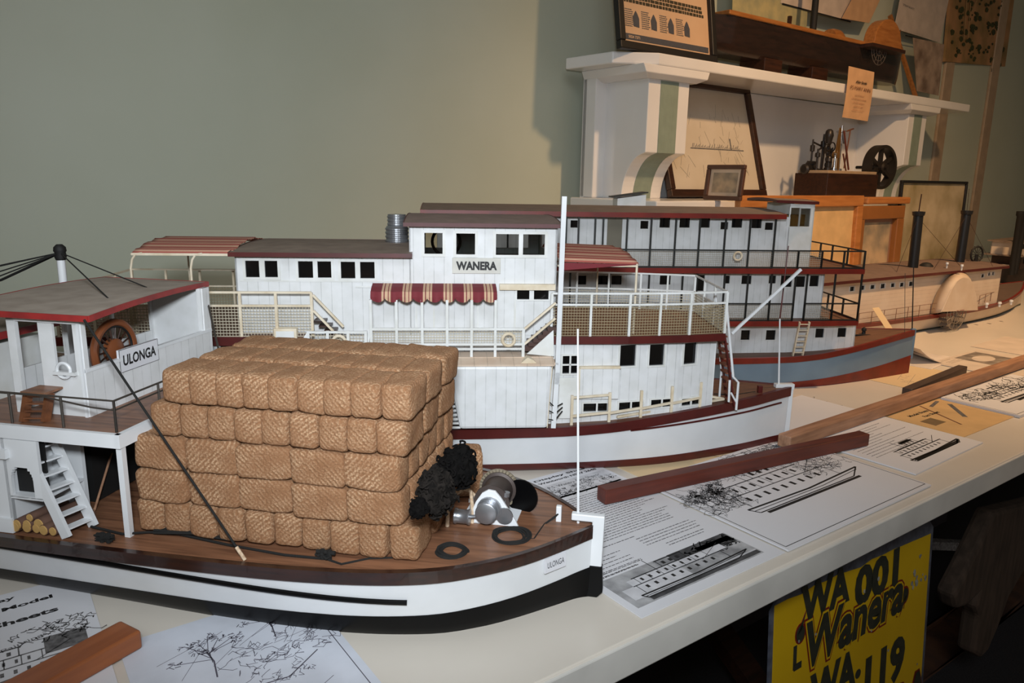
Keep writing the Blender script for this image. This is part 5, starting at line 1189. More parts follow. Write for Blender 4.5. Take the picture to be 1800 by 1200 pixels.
vs = []; fs = []; ax = nr; u1_ = ax.cross(V((0, 0, 1))).normalized(); n = 48
for k in range(n):
    t_ = 2*PI*k/n; d_ = u1_*math.cos(t_)+V((0, 0, 1))*math.sin(t_)
    for h__, r_ in P_: vs.append(fc+ax*h__+d_*r_)
for k in range(n):
    for q_ in range(4): fs.append((k*4+q_, k*4+(q_+1) % 4, ((k+1) % n)*4+(q_+1) % 4, ((k+1) % n)*4+q_))
a.add(vs, fs); fo = a.build('flywheel', mat('cast_iron', (50, 44, 38), .5, .4, sc=40), en, smooth=True)
a = MB()
for k in range(6):
    t_ = 2*PI*k/6+.52; d_ = u1_*math.cos(t_)+V((0, 0, 1))*math.sin(t_); a.beam(fc+d_*.010, fc+d_*(RF-.008), .012, .014, up=ax)
a.lathe(fc-ax*.02, ax, [(0, .018), (.04, .018), (.045, .010), (.055, .010)], 20); a.rod(fc-ax*.10, fc+ax*.03, .006); a.build('spokes', mat('cast_iron', (50, 44, 38), .5, .4), fo)
# --- card hanging from the shelf edge
c0_, c1_ = (0.8966,-0.004,0.7752), (1.2255,-0.004,0.5966)
CW, CH = .172, .172
cc = (1.0449,-0.006,0.687)
a = MB(); n = 8; vs = []; fs = []
for i in range(n+1):
    z = CH*(i/n-.5); yb_ = -.004*math.sin(PI*i/n)-.004*max(0, (i/n-.6))
    vs += [(-CW/2, yb_, z), (CW/2, yb_-.003, z)]
for i in range(n): fs.append((2*i, 2*i+1, 2*i+3, 2*i+2))
PC = mat('peach_card', (206, 164, 124), .7)
o = a.add(vs, fs).build('name_card', PC); s_ = o.modifiers.new('s', 'SOLIDIFY'); s_.thickness = .0005; wx_, wy_ = mworld(cc[0], -.008)
place(o, (wx_, wy_, cc[2]), MA); o.rotation_euler = (0, math.radians(1.5), MA); tag(o, 'peach card lettered PS MARY ANN hanging over the edge of the upper shelf', 'card')
a = MB(); text_into(a, 'PS MARY ANN', (0, -.0085, .018), (1, 0, -.0), (0, 0, 1), .0125, width=.135); a.build('title', mat('brown_ink', (110, 70, 50), .7), o)
a = MB(); text_into(a, 'Allan Smith', (0, -.0085, .040), (1, 0, 0), (0, 0, 1), .009, width=.075, offset=.03, shear=.2); a.build('heading', INK, o)
for k, (s_, w2) in enumerate((('BUILT AT MANNUM', .042), ('THE FIRST PADDLE STEAMER', .070), ('ON THE MURRAY', .055), ('RIVER BY HIM', .042), ('MODEL 1 TO 12', .052))):
    a = MB(); text_into(a, s_, (0, -.0085, -.006-k*.0125), (1, 0, 0), (0, 0, 1), .0048, width=w2*1.4); a.build('text_line', mat('faint_brown_ink', (160, 112, 84), .7), o)
# --- dark wooden steamer model on the upper shelf
def mz(p): return p
sx0, sx1 = 0.3159, 1.5506
zt0, zb0 = 0.8777, 0.7836
sm_ = thing('wooden_model_steamer', 'dark wooden model paddle steamer with orange paddle box on the upper shelf', 'model boat', (*mworld(sx0, .13), SZ1), MA)
LN = sx1-sx0; z0_, z1_ = zb0-SZ1, zt0-SZ1; z0_ = .052
XH = [LN*i/40 for i in range(41)]
hb = lambda x: .060*(min(1, (x+.012)/.09))**.5*(min(1, (LN-x+.015)/.10))**.45
hk = lambda x, k: z0_+.035*max(0, 1-x/.10)**2*(1-k)
a = MB(); plan_loft(a, [plan_outline(XH, lambda x, k=k: hb(x)*(.6+.4*(k/5)**.5), lambda x, k=k: z0_+(z1_-z0_)*k/5+(.03*max(0, 1-x/.12)**2)*(1-k/5)+.012*max(0, (x-LN*.8)/(LN*.2))**2*(k/5)) for k in range(6)])
a.build('hull', mat('dark_varnished_hull', (48, 32, 26), .25, sc=12, c2=(34, 24, 20), stretch=(1, 8, 8), coat=.4), sm_, smooth=True)
ORD_ = mat('orange_varnished_wood', (164, 108, 56), .35, sc=14, c2=(140, 86, 40), stretch=(1, 8, 8))
a = MB(); a.box(.06, LN*.80, -.066, .05, z1_, z1_+.014); a.build('deck', ORD_, sm_, bevel=.003)
a = MB(); xp = 1.2838-sx0; R_ = .100; pr = [(xp-R_*1.1, z1_-.002)]+[(xp-R_*math.cos(PI*k/16)*1.0, z1_+.010+R_*.88*math.sin(PI*k/16)) for k in range(17)]+[(xp+R_*1.1, z1_-.002)]
a.prism([(x, -.104, z) for x, z in pr], (0, .045, 0)); px2 = a.build('paddle_box', ORD_, sm_, bevel=.003)
a = MB(); a.box(xp-R_*1.2, xp+R_*1.3, -.108, .07, z1_-.010, z1_+.002); a.build('sponson', DKWOOD, sm_)
a = MB()
for R2 in (.055, .040, .022): a.ring((xp-.015, -.080, z1_-.008), (0, 1, 0), R2, .0014, 36, 5)
for k in range(12): t_ = 2*PI*k/12; a.rod((xp-.015, -.080, z1_-.008), (xp-.015+math.cos(t_)*.054, -.080, z1_-.008+math.sin(t_)*.054), .001, 5)
a.build('paddle_wheel', mat('grey_wire_wheel', (120, 110, 104), .5, .5), sm_)
a = MB(); xf = 0.9407-sx0; a.lathe((xf, 0, z1_), (0, 0, 1), [(0, .012), (.25, .011), (.255, .014)], 18); a.build('funnel', BLACK, sm_, smooth=True)
a = MB(); xd = 1.0755-sx0; a.lathe((xd-.03, 0, z1_+.018), (1, 0, 0), [(0, .030), (.02, .034), (.05, .034), (.075, .026)], 20); a.build('boiler', ORD_, sm_, smooth=True)
a = MB(); a.rod((.02, -.02, z0_+.02), (.018, -.02, z1_+.05), .004); a.build('rudder_post', DKWOOD, sm_)
a = MB(); a.rod((LN-.03, 0, z1_), (LN+.02, 0, z1_+.11), .0022); a.build('bow_post', MIDWOOD, sm_)
a = MB(); xq = 0.7552-sx0; a.box(xq-.006, xq+.006, -.03, -.02, z1_+.01, z1_+.05); a.build('deck_post', DKWOOD, sm_)
for x in (LN*.27, LN*.50):
    a = MB(); a.box(x-.05, x+.05, -.05, .05, .001, z0_+.006); a.build('cradle', DKWOOD, sm_, bevel=.002)
# --- board, papers and painting behind it
BK = .225
bxa, bxb = (1.8373,0.16,0.7739), (1.6054,0.2,1.1282)
a = MB(); L_ = V((bxb[0]-bxa[0], 0, 0)); p = V((bxa[0], .15, SZ1+.002)); q = V((bxb[0], .20, SZ1+.34))
a.beam(p, q, .016, .012, up=(0, 1, 0)); a.beam(p, p+V((-.30, .0, .0)), .014, .012) if 0 else None
o = a.build('leaning_batten', ORD_); o.location = (MLO[0], MLO[1], TZ); o.rotation_euler = (0, 0, MA); tag(o, 'orange-brown batten leaning behind the paddle box of the wooden model steamer', 'batten')
def wall_sheet(name, label, cat, pts, y, m, th=.0015):
    a = MB(); P_ = [V((p[0], y, p[2])) for p in pts]; a.prism(P_, (0, th, 0)); o = a.build(name, m); o.location = (MLO[0], MLO[1], TZ); o.rotation_euler = (0, 0, MA); tag(o, label, cat); return o
o1 = wall_sheet('pinned_paper', 'pale sheet pinned to the wall beside the painting, a dark line along its foot', 'paper', [(1.6835,0.215,1.0188), (2.1113,0.215,1.0109), (2.1566,0.215,1.2715), (1.7182,0.215,1.225)], .215, mat('dim_paper', (206, 190, 176), .6))
pa, pb_ = (1.7838,0.213,1.0034), (2.0973,0.213,1.0042)
a = MB(); a.beam((pa[0], .214, pa[2]), (pb_[0], .214, pb_[2]), .004, .001, up=(0, 1, 0)); a.build('foot_line', INK, o1)
a = MB(); p = (1.7833,0.213,1.1178); text_into(a, 'STEAM BOATS', (p[0], .2145, p[2]), (1, 0, -.05), (0, 0, 1), .008, width=.10); a.build('heading', INKG, o1)
o2 = wall_sheet('pinned_paper', 'white sheet with faint drawing pinned on the wall left of the paddle box', 'paper', [(0.8661,0.215,1.0033), (1.3546,0.215,1.0034), (1.4082,0.215,1.1543), (0.8682,0.215,1.098)], .220, mat('dim_paper', (206, 190, 176), .6))
pa, pb_ = (0.8738,0.213,1.0022), (1.3427,0.213,1.0016); a = MB(); a.beam((pa[0], .219, pa[2]), (pb_[0], .219, pb_[2]), .005, .001, up=(0, 1, 0)); a.build('foot_line', INK, o2)
o3 = wall_sheet('pinned_paper', 'blank curled sheet pinned between two others behind the paddle box', 'paper', [(1.2516,0.2,1.0003), (1.4577,0.2,1.0103), (1.5519,0.2,1.1527), (1.344,0.2,1.121)], .205, PC)
o4 = wall_sheet('wall_photo', 'pale glossy photograph of buildings behind the stern of the wooden steamer', 'photo', [(0.5971,0.215,0.9109), (1.0465,0.215,0.9155), (1.0343,0.215,1.0861), (0.5861,0.215,1.0433)], .222, mat('pale_yellow_print', (190, 178, 130), .4, sc=18, c2=(150, 150, 120)))
o5 = wall_sheet('glossy_print', 'glossy print with a bright reflection standing at the right end of the upper shelf', 'photo', [(1.8584,0.17,0.7763), (2.0688,0.17,0.773), (2.058,0.17,0.9921), (1.7632,0.17,0.9862)], .17, mat('glossy_print', (170, 148, 130), .08, sc=14, c2=(110, 90, 76)))
PT = mat('landscape_paint', (186, 138, 96), .5, sc=9, c2=(124, 104, 58), bump=.1)
pts = [(2.2313,0.24,0.9443), (2.9224,0.24,0.9883), (2.9084,0.24,1.3937), (2.1937,0.24,1.3059)]
o6 = wall_sheet('landscape_painting', 'unframed landscape painting with gum trees hanging on the wall, top right', 'painting', pts, .235, PT, .012)
def pp_(px): return px
a = MB(); DG = mat('painted_foliage', (46, 50, 26), .6, sc=30, c2=(70, 74, 34))
def blob(c, r, m_, yy_=.2335, sq=.7, seed=0):
    rn = random.Random(seed); P_ = []
    for k in range(14): t_ = 2*PI*k/14; rr = r*rn.uniform(.75, 1.15); P_.append((c[0]+math.cos(t_)*rr, yy_, c[2]+math.sin(t_)*rr*sq))
    m_.prism(P_, (0, .002, 0))
rn = random.Random(12)
Q0, Q1 = (2.239,0.235,0.9394), (2.8916,0.235,1.3089)
for i in range(110):
    c = (rn.uniform(Q0[0]+.02, Q1[0]-.03), 0, rn.choice([rn.gauss(.55, .08), rn.gauss(.25, .09), rn.gauss(.85, .12)])); c = (c[0], 0, Q0[2]+max(.04, min(.95, c[2]))*(Q1[2]-Q0[2])); blob(c, rn.uniform(.006, .022), a, .2335-.00004*i, .6, i)
a.build('foliage', DG, o6)
a = MB()
for p, q in (((2.3851,0.23,1.0569), (2.3553,0.23,1.2555)), ((2.4261,0.23,1.0668), (2.4034,0.23,1.2249)), ((2.4062,0.23,1.1618), (2.4884,0.23,1.2753))): a.beam((p[0], .229, p[2]), (q[0], .229, q[2]), .006, .001, up=(0, 1, 0))
a.build('tree_trunks', mat('painted_bark', (180, 146, 100), .6), o6)
# --- pictures standing on the table behind the boats
def on_table(px, y): return px
g0, g1, gt = (1.7863,1.36,0.2459), (2.4559,1.33,0.0883), (2.4342,1.38,0.3346)
hh_ = gt[2]/math.cos(.07)
t, pic, yy = picture('pine_framed_picture', 'orange pine frame with plain cream mount behind the pilot house', 'picture', (g0[0], 1.375, .001), g1[0]-g0[0]-.02, gt[2], .035, .022, .03, 0, ORANGE, mat('plain_cream_mount', (222, 184, 130), .6), parent_rot=None)
h0_, h1_, ht = (2.4744,1.36,0.084), (2.7266,1.36,0.0839), (2.7118,1.38,0.2986)
t, pic, yy = picture('brown_framed_sketch', 'brown framed sketch of boats standing right of the pine frame', 'picture', (h0_[0]-.04, 1.40, .001), h1_[0]-h0_[0]+.055, ht[2], .045, .03, .02, 0, mat('orange_brown_frame', (150, 96, 48), .4, sc=14), mat('pale_watercolour', (200, 172, 138), .5, sc=12, c2=(120, 116, 104)), mat_w=.012, mmat=mat('mauve_mount', (150, 112, 92), .6), parent_rot=None)
k0 = (2.7744,1.4,0.3177)
a = MB(); a.box(2.4835, 2.7703, 1.375, 1.426, 0.3062, 0.3301); o = a.build('pine_batten', ORANGE, bevel=.005); place(o); tag(o, 'long orange pine batten on the lower shelf edge below the steam engine', 'batten')
r0, r1, rt = (2.9066,1.5,0.0551), (3.5986,1.5,0.0166), (3.178,1.5,0.3942)
r0 = (2.734,1.4,0.2203)
t, pic, yy = picture('glazed_poster', 'large glazed poster with thin dark frame behind the two black funnels', 'picture', (r0[0], 1.40, .001), 3.2464-r0[0], rt[2]-.006, .010, .012, .015, 0, FRBLK, mat('stained_poster', (190, 174, 146), .18, sc=6, c2=(128, 116, 78)), parent_rot=None)

# ================================================================ sheets of paper on the table
def sheet(name, label, x, y, w, h, z, m=PAPER, th=.0006, rz=0, group='fact sheets and drawings on the table'):
    o = MB().box(0, w, 0, h, 0, th).build(name, m); place(o, (x, y, z), rz); tag(o, label, 'paper', group); o['_t'] = th; return o
class Ink:
    """flat printed marks a hair above a sheet"""
    def __init__(s, o): s.a = MB(); s.z = o['_t']; s.o = o
    def r(s, x0, x1, y0, y1): s.a.box(x0, x1, y0, y1, s.z, s.z+.00012); return s
    def l(s, x0, y0, x1, y1, w=.0006): s.a.beam((x0, y0, s.z+.00006), (x1, y1, s.z+.00006), w, .00012); return s
    def pl(s, pts, w=.0006):
        for p, q in zip(pts, pts[1:]): s.l(*p, *q, w)
        return s
    def text(s, t, x, y, size, width=None, rot=0, bold=0, center=True):
        text_into(s.a, t, (x, y, s.z), (math.cos(rot), math.sin(rot), 0), (-math.sin(rot), math.cos(rot), 0), size, t=.00012, width=width, offset=bold, center=center); return s
    def words(s, x, y, w, lines, lh, seed, th=.0013, rag=.3):
        rn = random.Random(seed)
        for i in range(lines):
            cx = x; e = x+w*(1-rag*rn.random())
            while cx < e: l = rn.uniform(.002, .007); s.r(cx, min(cx+l, e), y-i*lh, y-i*lh+th*rn.uniform(.7, 1)); cx += l+.0011
        return s
    def tree(s, x, y, h, seed, w=.0005):
        rn = random.Random(seed); s.pl([(x, y), (x+h*.05, y+h*.35), (x+h*.02, y+h*.6)], w*2)
        for k in range(9):
            a_ = rn.uniform(.3, 2.8); r_ = h*rn.uniform(.3, .5); bx, by = x+h*.03, y+h*rn.uniform(.3, .6); ex, ey = bx+math.cos(a_)*r_, by+math.sin(a_)*r_*.8
            s.l(bx, by, ex, ey, w)
            for j in range(10): t_ = rn.uniform(0, 6.3); q = h*.08; s.l(ex+math.cos(t_)*q*rn.random(), ey+math.sin(t_)*q*rn.random(), ex+math.cos(t_+.8)*q*1.3, ey+math.sin(t_+.8)*q, w)
        return s
    def scrub(s, x0, x1, y, h, n, seed, w=.0004):
        rn = random.Random(seed)
        for k in range(n):
            x = rn.uniform(x0, x1); yy_ = y+h*rn.random()**1.3; q = h*.22; pts = [(x, yy_)]
            for j in range(3): pts.append((pts[-1][0]+rn.uniform(-q, q), pts[-1][1]+rn.uniform(-q*.7, q)))
            s.pl(pts, w)
        return s
    def boat(s, x, y, w, h, w_=.0006, fill=True):
        """side view of a riverboat drawing"""
        sc = lambda u, v: (x+u*w, y+v*h)
        s.pl([sc(0, .17), sc(.03, .05), sc(.86, .05), sc(1, .21)], w_*1.6); s.pl([sc(0, .17), sc(.5, .145), sc(1, .21)], w_*2.6); s.pl([sc(.02, .11), sc(.6, .10), sc(.97, .16)], w_)
        s.pl([sc(.03, .47), sc(.85, .47)], w_*1.3); s.pl([sc(.08, .70), sc(.74, .70)], w_*1.5); s.pl([sc(.35, .92), sc(.60, .92)], w_*1.8)
        for u in (.05, .83): s.l(*sc(u, .2), *sc(u, .47), w_)
        for u in (.10, .20, .30, .40, .50, .60, .72): s.l(*sc(u, .47), *sc(u, .70), w_*.8)
        for u in (.36, .59): s.l(*sc(u, .7), *sc(u, .92), w_)
        for k in range(9): u = .10+k*.075; q = sc(u, .30); s.r(q[0], q[0]+w*.022, q[1], q[1]+h*.09)
        for k in range(8): u = .13+k*.072; q = sc(u, .54); s.r(q[0], q[0]+w*.018, q[1], q[1]+h*.09)
        for k in range(3): q = sc(.39+k*.065, .76); s.r(q[0], q[0]+w*.025, q[1], q[1]+h*.09)
        s.l(*sc(.68, .47), *sc(.9, .75), w_*.7); s.l(*sc(.30, .7), *sc(.30, 1.1), w_)
        return s
    def done(s, name, m=None): return s.a.build(name, m or INK, s.o)
PHOTO = mat('printed_photo_grey', (128, 128, 130), .7, sc=45, c2=(190, 190, 192)); PHOTOD = mat('printed_photo_dark', (50, 50, 52), .7, sc=80, c2=(80, 80, 82)); PHOTOL = mat('printed_photo_light', (206, 206, 210), .7, sc=60, c2=(180, 180, 184))
# big fact sheet in front
s1 = sheet('fact_sheet', 'white sheet full of small text with a riverboat photo, beside the ULONGA bow', .438, .403, .2085, .297, .0004, th=.0010)
Ink(s1).words(.008, .222, .19, 22, .0048, 3, .0012, .25).words(.006, .112, .12, 1, .005, 5).words(.10, .106, .09, 4, .0052, 6, .0012, .1).words(.005, .098, .07, 6, .0060, 8, .0012, .4).words(.12, .082, .07, 2, .0046, 9).done('body_text', mat('text_grey', (96, 94, 96), .7))
Ink(s1).words(.006, .060+.012, .08, 2, .005, 12).done('caption', INKG)
Ink(s1).text('Display Sheets', .150, .287, .006, .095, bold=.03).text('Wentworth NSW 2648', .150, .278, .005, .095, bold=.03).done('heading')
Ink(s1).r(.095, .203, .2315, .270).done('photo', PHOTOL); Ink(s1).scrub(.10, .20, .234, .022, 120, 7, .0006).r(.098, .20, .2315, .235).done('photo_bushes'); Ink(s1).text('P.S. Wanera Fact Sheet', .145, .262, .006, .08).done('photo_title', INKG)
i_ = Ink(s1).r(.008, .190, .012, .064); i_.done('photo', PHOTO); 
o = Ink(s1); o.z += .00013; o.r(.10, .188, .050, .064).r(.135, .188, .044, .058).r(.03, .188, .014, .021).scrub(.12, .19, .04, .02, 60, 9, .0012); o.done('photo_shadows', PHOTOD)
o = Ink(s1); o.z += .00030; o.r(.030, .165, .0405, .050).r(.015, .095, .022, .040); o.r(.03, .188, .020, .022); o.done('photo_riverboat', PHOTOL)
o = Ink(s1); o.z += .00045; o.boat(.025, .016, .155, .050, .0007); o.done('photo_lines')
# large drawing
s2 = sheet('boat_drawing', 'large ink drawing of a riverboat before trees inside a ruled border, near the table edge', .650, .4015, .303, .214, .0012, th=.0020)
Ink(s2).pl([(.004, .206), (.004, .006), (.299, .006), (.299, .206), (.004, .206)], .0009).done('border')
Ink(s2).boat(.045, .066, .235, .105, .0011).l(.060, .067, .255, .067, .0045).done('riverboat')
k_ = Ink(s2).scrub(.01, .07, .095, .055, 150, 31).scrub(.06, .16, .155, .035, 120, 32).scrub(.15, .285, .150, .05, 260, 33, .0005).scrub(.20, .29, .10, .05, 120, 34, .0004)
for k in range(6): k_.tree(.015+k*.011, .105+.003*(k % 3), .05, 60+k)
for k in range(5): k_.tree(.17+k*.022, .150, .055, 80+k, .0006)
k_.done('trees')
s10 = sheet('plan_sheet', 'cream sheet with a faint yellow hull outline between WANERA and the dark beam', .665, .590, .28, .105, .0002, PAPERY)
k_ = Ink(s10); k_.pl([(.01+.16*math.cos(t*PI/10-PI)*.5+.08, .022+.010*math.sin(t*PI/5)) for t in range(11)], .0012).words(.02, .020, .13, 2, .006, 77); k_.done('plan_lines', INKY)
s3 = sheet('fact_sheet', 'white fact sheet with a large dark hull picture, right of the ink drawing', .975, .4315, .211, .297, .0004, th=.0020, rz=math.radians(1.5))
Ink(s3).words(.015, .135, .17, 12, .0068, 21, .0011, .55).done('body_text', mat('text_grey', (96, 94, 96), .7))
Ink(s3).boat(.045, .018, .15, .056, .0012).l(.052, .0235, .185, .0235, .0065).l(.185, .0235, .195, .029, .004).l(.06, .0445, .17, .0445, .0016).l(.07, .058, .15, .058, .0018).r(.10, .13, .066, .073).done('riverboat_picture')
s4 = sheet('fact_sheet', 'cream fact sheet headed Fact Sheet with two small slanting pictures', 1.190, .466, .185, .155, .0002, mat('cream_sheet', (206, 172, 122), .7), th=.0008)
Ink(s4).text('Model Boats', .062, .098, .007, .062, bold=.03).text('Fact Sheet', .076, .084, .007, .050, bold=.03).done('heading')
Ink(s4).l(.108, .118, .062, .030, .0035).done('slanting_line', mat('brown_ink', (110, 70, 50), .7)); Ink(s4).r(.02, .055, .050, .075).done('small_photo', mat('dark_sepia', (120, 100, 70), .7, sc=80)); Ink(s4).l(.11, .045, .165, .095, .008).l(.12, .105, .165, .115, .006).done('small_hull', INKG)
s5 = sheet('boat_drawing', 'stack of sheets with a bold ink drawing, cut by the right edge of the picture', 1.372, .458, .297, .125, .0006, th=.0045)
Ink(s5).pl([(.004, .12), (.004, .006), (.293, .006)], .0009).done('border'); Ink(s5).boat(.06, .04, .2, .07, .0016).scrub(.02, .12, .07, .04, 90, 41, .0012).scrub(.15, .28, .06, .05, 120, 42, .0010).l(.10, .04, .2, .045, .006).done('riverboat')
s9 = sheet('picture_sheet', 'sheet with a grey picture just right of the WANERA stem', .978, .618, .205, .125, .0004, th=.0012, m=mat('warm_white_paper', (210, 196, 182), .7))
Ink(s9).r(.01, .195, .010, .100).done('photo', mat('printed_photo_pale', (176, 164, 154), .7, sc=50, c2=(140, 130, 122))); o = Ink(s9); o.z += .00014; o.scrub(.015, .19, .015, .075, 200, 51, .0009).boat(.04, .03, .13, .045); o.done('photo_lines', INKG)
s8 = sheet('plan_sheet', 'cream sheet with faint pencil lines near the blue-grey bow', 1.394, .648, .20, .125, .0002, PAPERY)
Ink(s8).l(.03, .02, .12, .05, .0008).l(.05, .05, .14, .08, .0008).scrub(.03, .1, .02, .03, 12, 3).done('pencil_lines', mat('pencil_line', (160, 150, 134), .8))
s7 = sheet('picture_sheet', 'sheet with a grey oval picture behind the long pale beam', 1.645, .625, .235, .105, .0006, th=.0012, m=mat('warm_white_paper', (210, 196, 182), .7), rz=.02)
Ink(s7).words(.03, .095, .05, 1, .005, 61).words(.03, .085, .06, 3, .005, 62).r(.09, .20, .02, .095).done('photo', mat('dark_photo', (110, 100, 92), .7, sc=40, c2=(160, 150, 138))); o = Ink(s7); o.z += .00014
o.a.prism([(.14+.035*math.cos(2*PI*k/20), .055+.02*math.sin(2*PI*k/20), o.z) for k in range(20)], (0, 0, .00012)); o.done('photo_oval', mat('warm_white_paper', (210, 196, 182), .7))
s6 = sheet('fact_sheet', 'plain corner of a sheet at the right edge, beyond the oval picture', 1.905, .650, .21, .11, .0004, m=mat('warm_white_paper', (210, 196, 182), .7), rz=.03)
s14 = sheet('fact_sheet', 'sheet at the right edge in front of the long pale beam', 1.685, .478, .297, .10, .0004, m=mat('warm_white_paper', (210, 196, 182), .7), th=.0012)
Ink(s14).pl([(.004, .095), (.004, .006), (.293, .006)], .0009).words(.02, .07, .2, 5, .008, 99).done('print', INKG)
# two sheets at the lower left
s12 = sheet('fact_sheet', 'white sheet with bold heading and picture at the lower left, under the ULONGA', -.158, .470, .2105, .285, .0003, th=.0008)
Ink(s12).text('Historical Display', .105, .270, .008, .10, bold=.03, rot=.06).text('Paddle Boat Display Model', .100, .252, .0085, .165, bold=.035, rot=.06).text('Fact Sheets', .142, .230, .0085, .085, bold=.035, rot=.06).done('heading')
Ink(s12).text('Around Wentworth Paintings', .118, .180, .0065, .115, rot=.28).text('Wentworth NSW', .110, .115, .0085, .095, bold=.02).done('subheading', mat('text_grey', (96, 94, 96), .7))
Ink(s12).boat(.085, .132, .115, .060, .0010).r(.170, .200, .165, .190).l(.075, .135, .205, .150, .0045).scrub(.15, .205, .185, .025, 60, 15, .0008).done('picture', INKG)
s13 = sheet('tree_drawing', 'bluish sheet with a fine drawing of gum trees at the lower left', .060, .405, .154, .211, .0005, th=.0006, m=mat('cool_white_paper', (208, 212, 222), .7))
k_ = Ink(s13).pl([(.147, .211), (.147, .0)], .0007).tree(.055, .125, .060, 101, .0006).tree(.108, .150, .052, 103, .0005).scrub(.07, .145, .12, .035, 80, 104).scrub(.02, .12, .09, .02, 60, 105)
for k in range(9): rn = random.Random(k); k_.l(.02+k*.012, .13+rn.random()*.04, .05+k*.012, .14+rn.random()*.045, .0003)
k_.pl([(.03, .08), (.06, .10), (.10, .095), (.13, .115)], .001).boat(.02, .04, .12, .05).done('trees', mat('fine_ink', (84, 80, 92), .7))
# curled leaflet and clear sleeve by the blue-grey bow
a = MB(); vs = []; fs = []
for i in range(9):
    t_ = i/8; x = .075*t_; z = .034*(1-t_)**1.8+.0012
    vs += [(x, 0, z), (x+.006, .085, z)]
for i in range(8): fs.append((2*i, 2*i+2, 2*i+3, 2*i+1))
o = MB().add(vs, fs).build('curled_leaflet', mat('warm_white_paper', (210, 196, 182), .7)); s_ = o.modifiers.new('s', 'SOLIDIFY'); s_.thickness = .0006; place(o, (1.60, .735, 0), -.35); tag(o, 'curled leaflet with a dark corner behind the blue-grey bow', 'paper')
a = MB(); a.hexa((.003, .006, .0330), (.018, 0, -.0135), (.002, .035, 0), (0, 0, .0008)); a.build('dark_picture', mat('dark_sepia2', (60, 44, 36), .6), o)
a = MB()
for k in range(6): a.hexa((.030+k*.006, .02, .0150-k*.0020), (.0016, 0, -.0006), (.003, .05, 0), (0, 0, .0006))
a.build('print_lines', INKG, o)
o = MB().box(0, .16, 0, .085, 0, .0012).build('clear_sleeve', mat('clear_plastic', (236, 228, 220), .1, alpha=1, c2=(226, 216, 206))); place(o, (1.585, .700, .0004), .12); tag(o, 'glossy plastic sleeve lying below the curled leaflet', 'sleeve')
# ---------------------------------------------------------------- timber strips lying on the papers
def strip(name, label, p, q, w, h, m, z=.0034, ch=.0012):
    p, q = V((*p, 0)), V((*q, 0)); L_ = (q-p).length; ang = math.atan2(q[1]-p[1], q[0]-p[0])
    o = MB().box(0, L_, 0, w, 0, h).build(name, m, bevel=ch); place(o, (p[0], p[1], z), ang); tag(o, label, 'timber strip', 'timber strips lying on the papers'); return o
strip('timber_strip', 'straight red-brown timber strip across the fact sheet and the ink drawing', (.566, .5875), (1.023, .523), .018, .018, REDWOOD)
strip('timber_strip', 'long pale brown timber strip running out of the picture at right', (.911, .577), (2.6, .612), .021, .019, PALEWOOD, z=.0030, ch=.002)
strip('timber_strip', 'short dark grey-brown timber strip behind the long pale one', (1.330, .615), (1.603, .640), .017, .016, GREYWOOD, z=.0022)
strip('timber_strip', 'orange-brown timber strip at the lower left corner', (-.25, .4535), (.076, .600), .027, .016, mat('orange_brown_strip', (156, 92, 54), .4, sc=12, c2=(132, 74, 42), stretch=(1, 8, 8)), z=.0014, ch=.002)
# ================================================================ under the table
YEL = mat('yellow_enamel', (212, 172, 22), .35, sc=5, c2=(196, 156, 16)); SIGNG = mat('bare_zinc', (104, 108, 120), .5, .3, sc=60, c2=(70, 72, 82))
ys = .455; tl_, tr_, = (0.7129,0.455,-0.1367), (1.1053,0.455,-0.1871)
XA, XB_ = tl_[0], tr_[0]; ZT = -.104
sg = thing('painted_sign', 'yellow metal sign lettered WA 001 Wanera WA 119, standing under the table', 'sign', (XA, ys-.045, -TZ)); sg.rotation_euler = (-.07, 0, 0)
def zs(z): return z+TZ
W_S = XB_-XA; H_S = ZT+TZ-.001
a = MB(); a.prism([(0, 0, .001), (W_S, 0, .001), (W_S, 0, H_S-.012), (W_S-.012, 0, H_S), (.012, 0, H_S), (0, 0, H_S-.012)], (0, .003, 0)); a.build('sheet', SIGNG, sg)
a = MB(); rn = random.Random(5); top = [(W_S-.008, H_S-.020)]+[(W_S-.008-(W_S-.014)*k/14, H_S-.020+.016*k/14+rn.uniform(-.003, .002)) for k in range(1, 15)]
a.prism([(.006, -.0006, .004), (W_S-.008, -.0006, .004)]+[(x, -.0006, z) for x, z in top], (0, .0006, 0)); yf_ = a.build('yellow_face', YEL, sg)
def sx_(p): return (p[0]-XA, p[2]+TZ)
BLKP = mat('worn_black_lettering', (36, 40, 30), .5, sc=60, c2=(52, 52, 40))
def stext(s, pc, size, width, m, name, off=0, shear=0, y=-.0009, par=None, space=1):
    a = MB(); text_into(a, s, (pc[0], y, pc[1]), (1, 0, 0), (0, 0, 1), size, t=.0002, width=width, offset=off, shear=shear, space=space); return a.build(name, m, par or yf_)
def row(s, pl_, pr_, pt, pb, m, name, off, shear=0, grow=0, y=-.0009):
    l_, r_, t_, b_ = sx_(pl_)[0], sx_(pr_)[0], sx_(pt)[1], sx_(pb)[1]
    return stext(s, ((l_+r_)/2, (t_+b_)/2), t_-b_+grow, r_-l_+grow, m, name, off, shear, y)
row('WA', (0.7715,0.455,-0.1197), (0.8818,0.455,-0.1493), (0.7976,0.455,-0.1046), (0.8072,0.455,-0.1581), BLKP, 'number_line', .05)
row('001', (0.8938,0.455,-0.1351), (1.0067,0.455,-0.156), (0.9421,0.455,-0.1179), (0.9553,0.455,-0.1759), BLKP, 'number_line', .05)
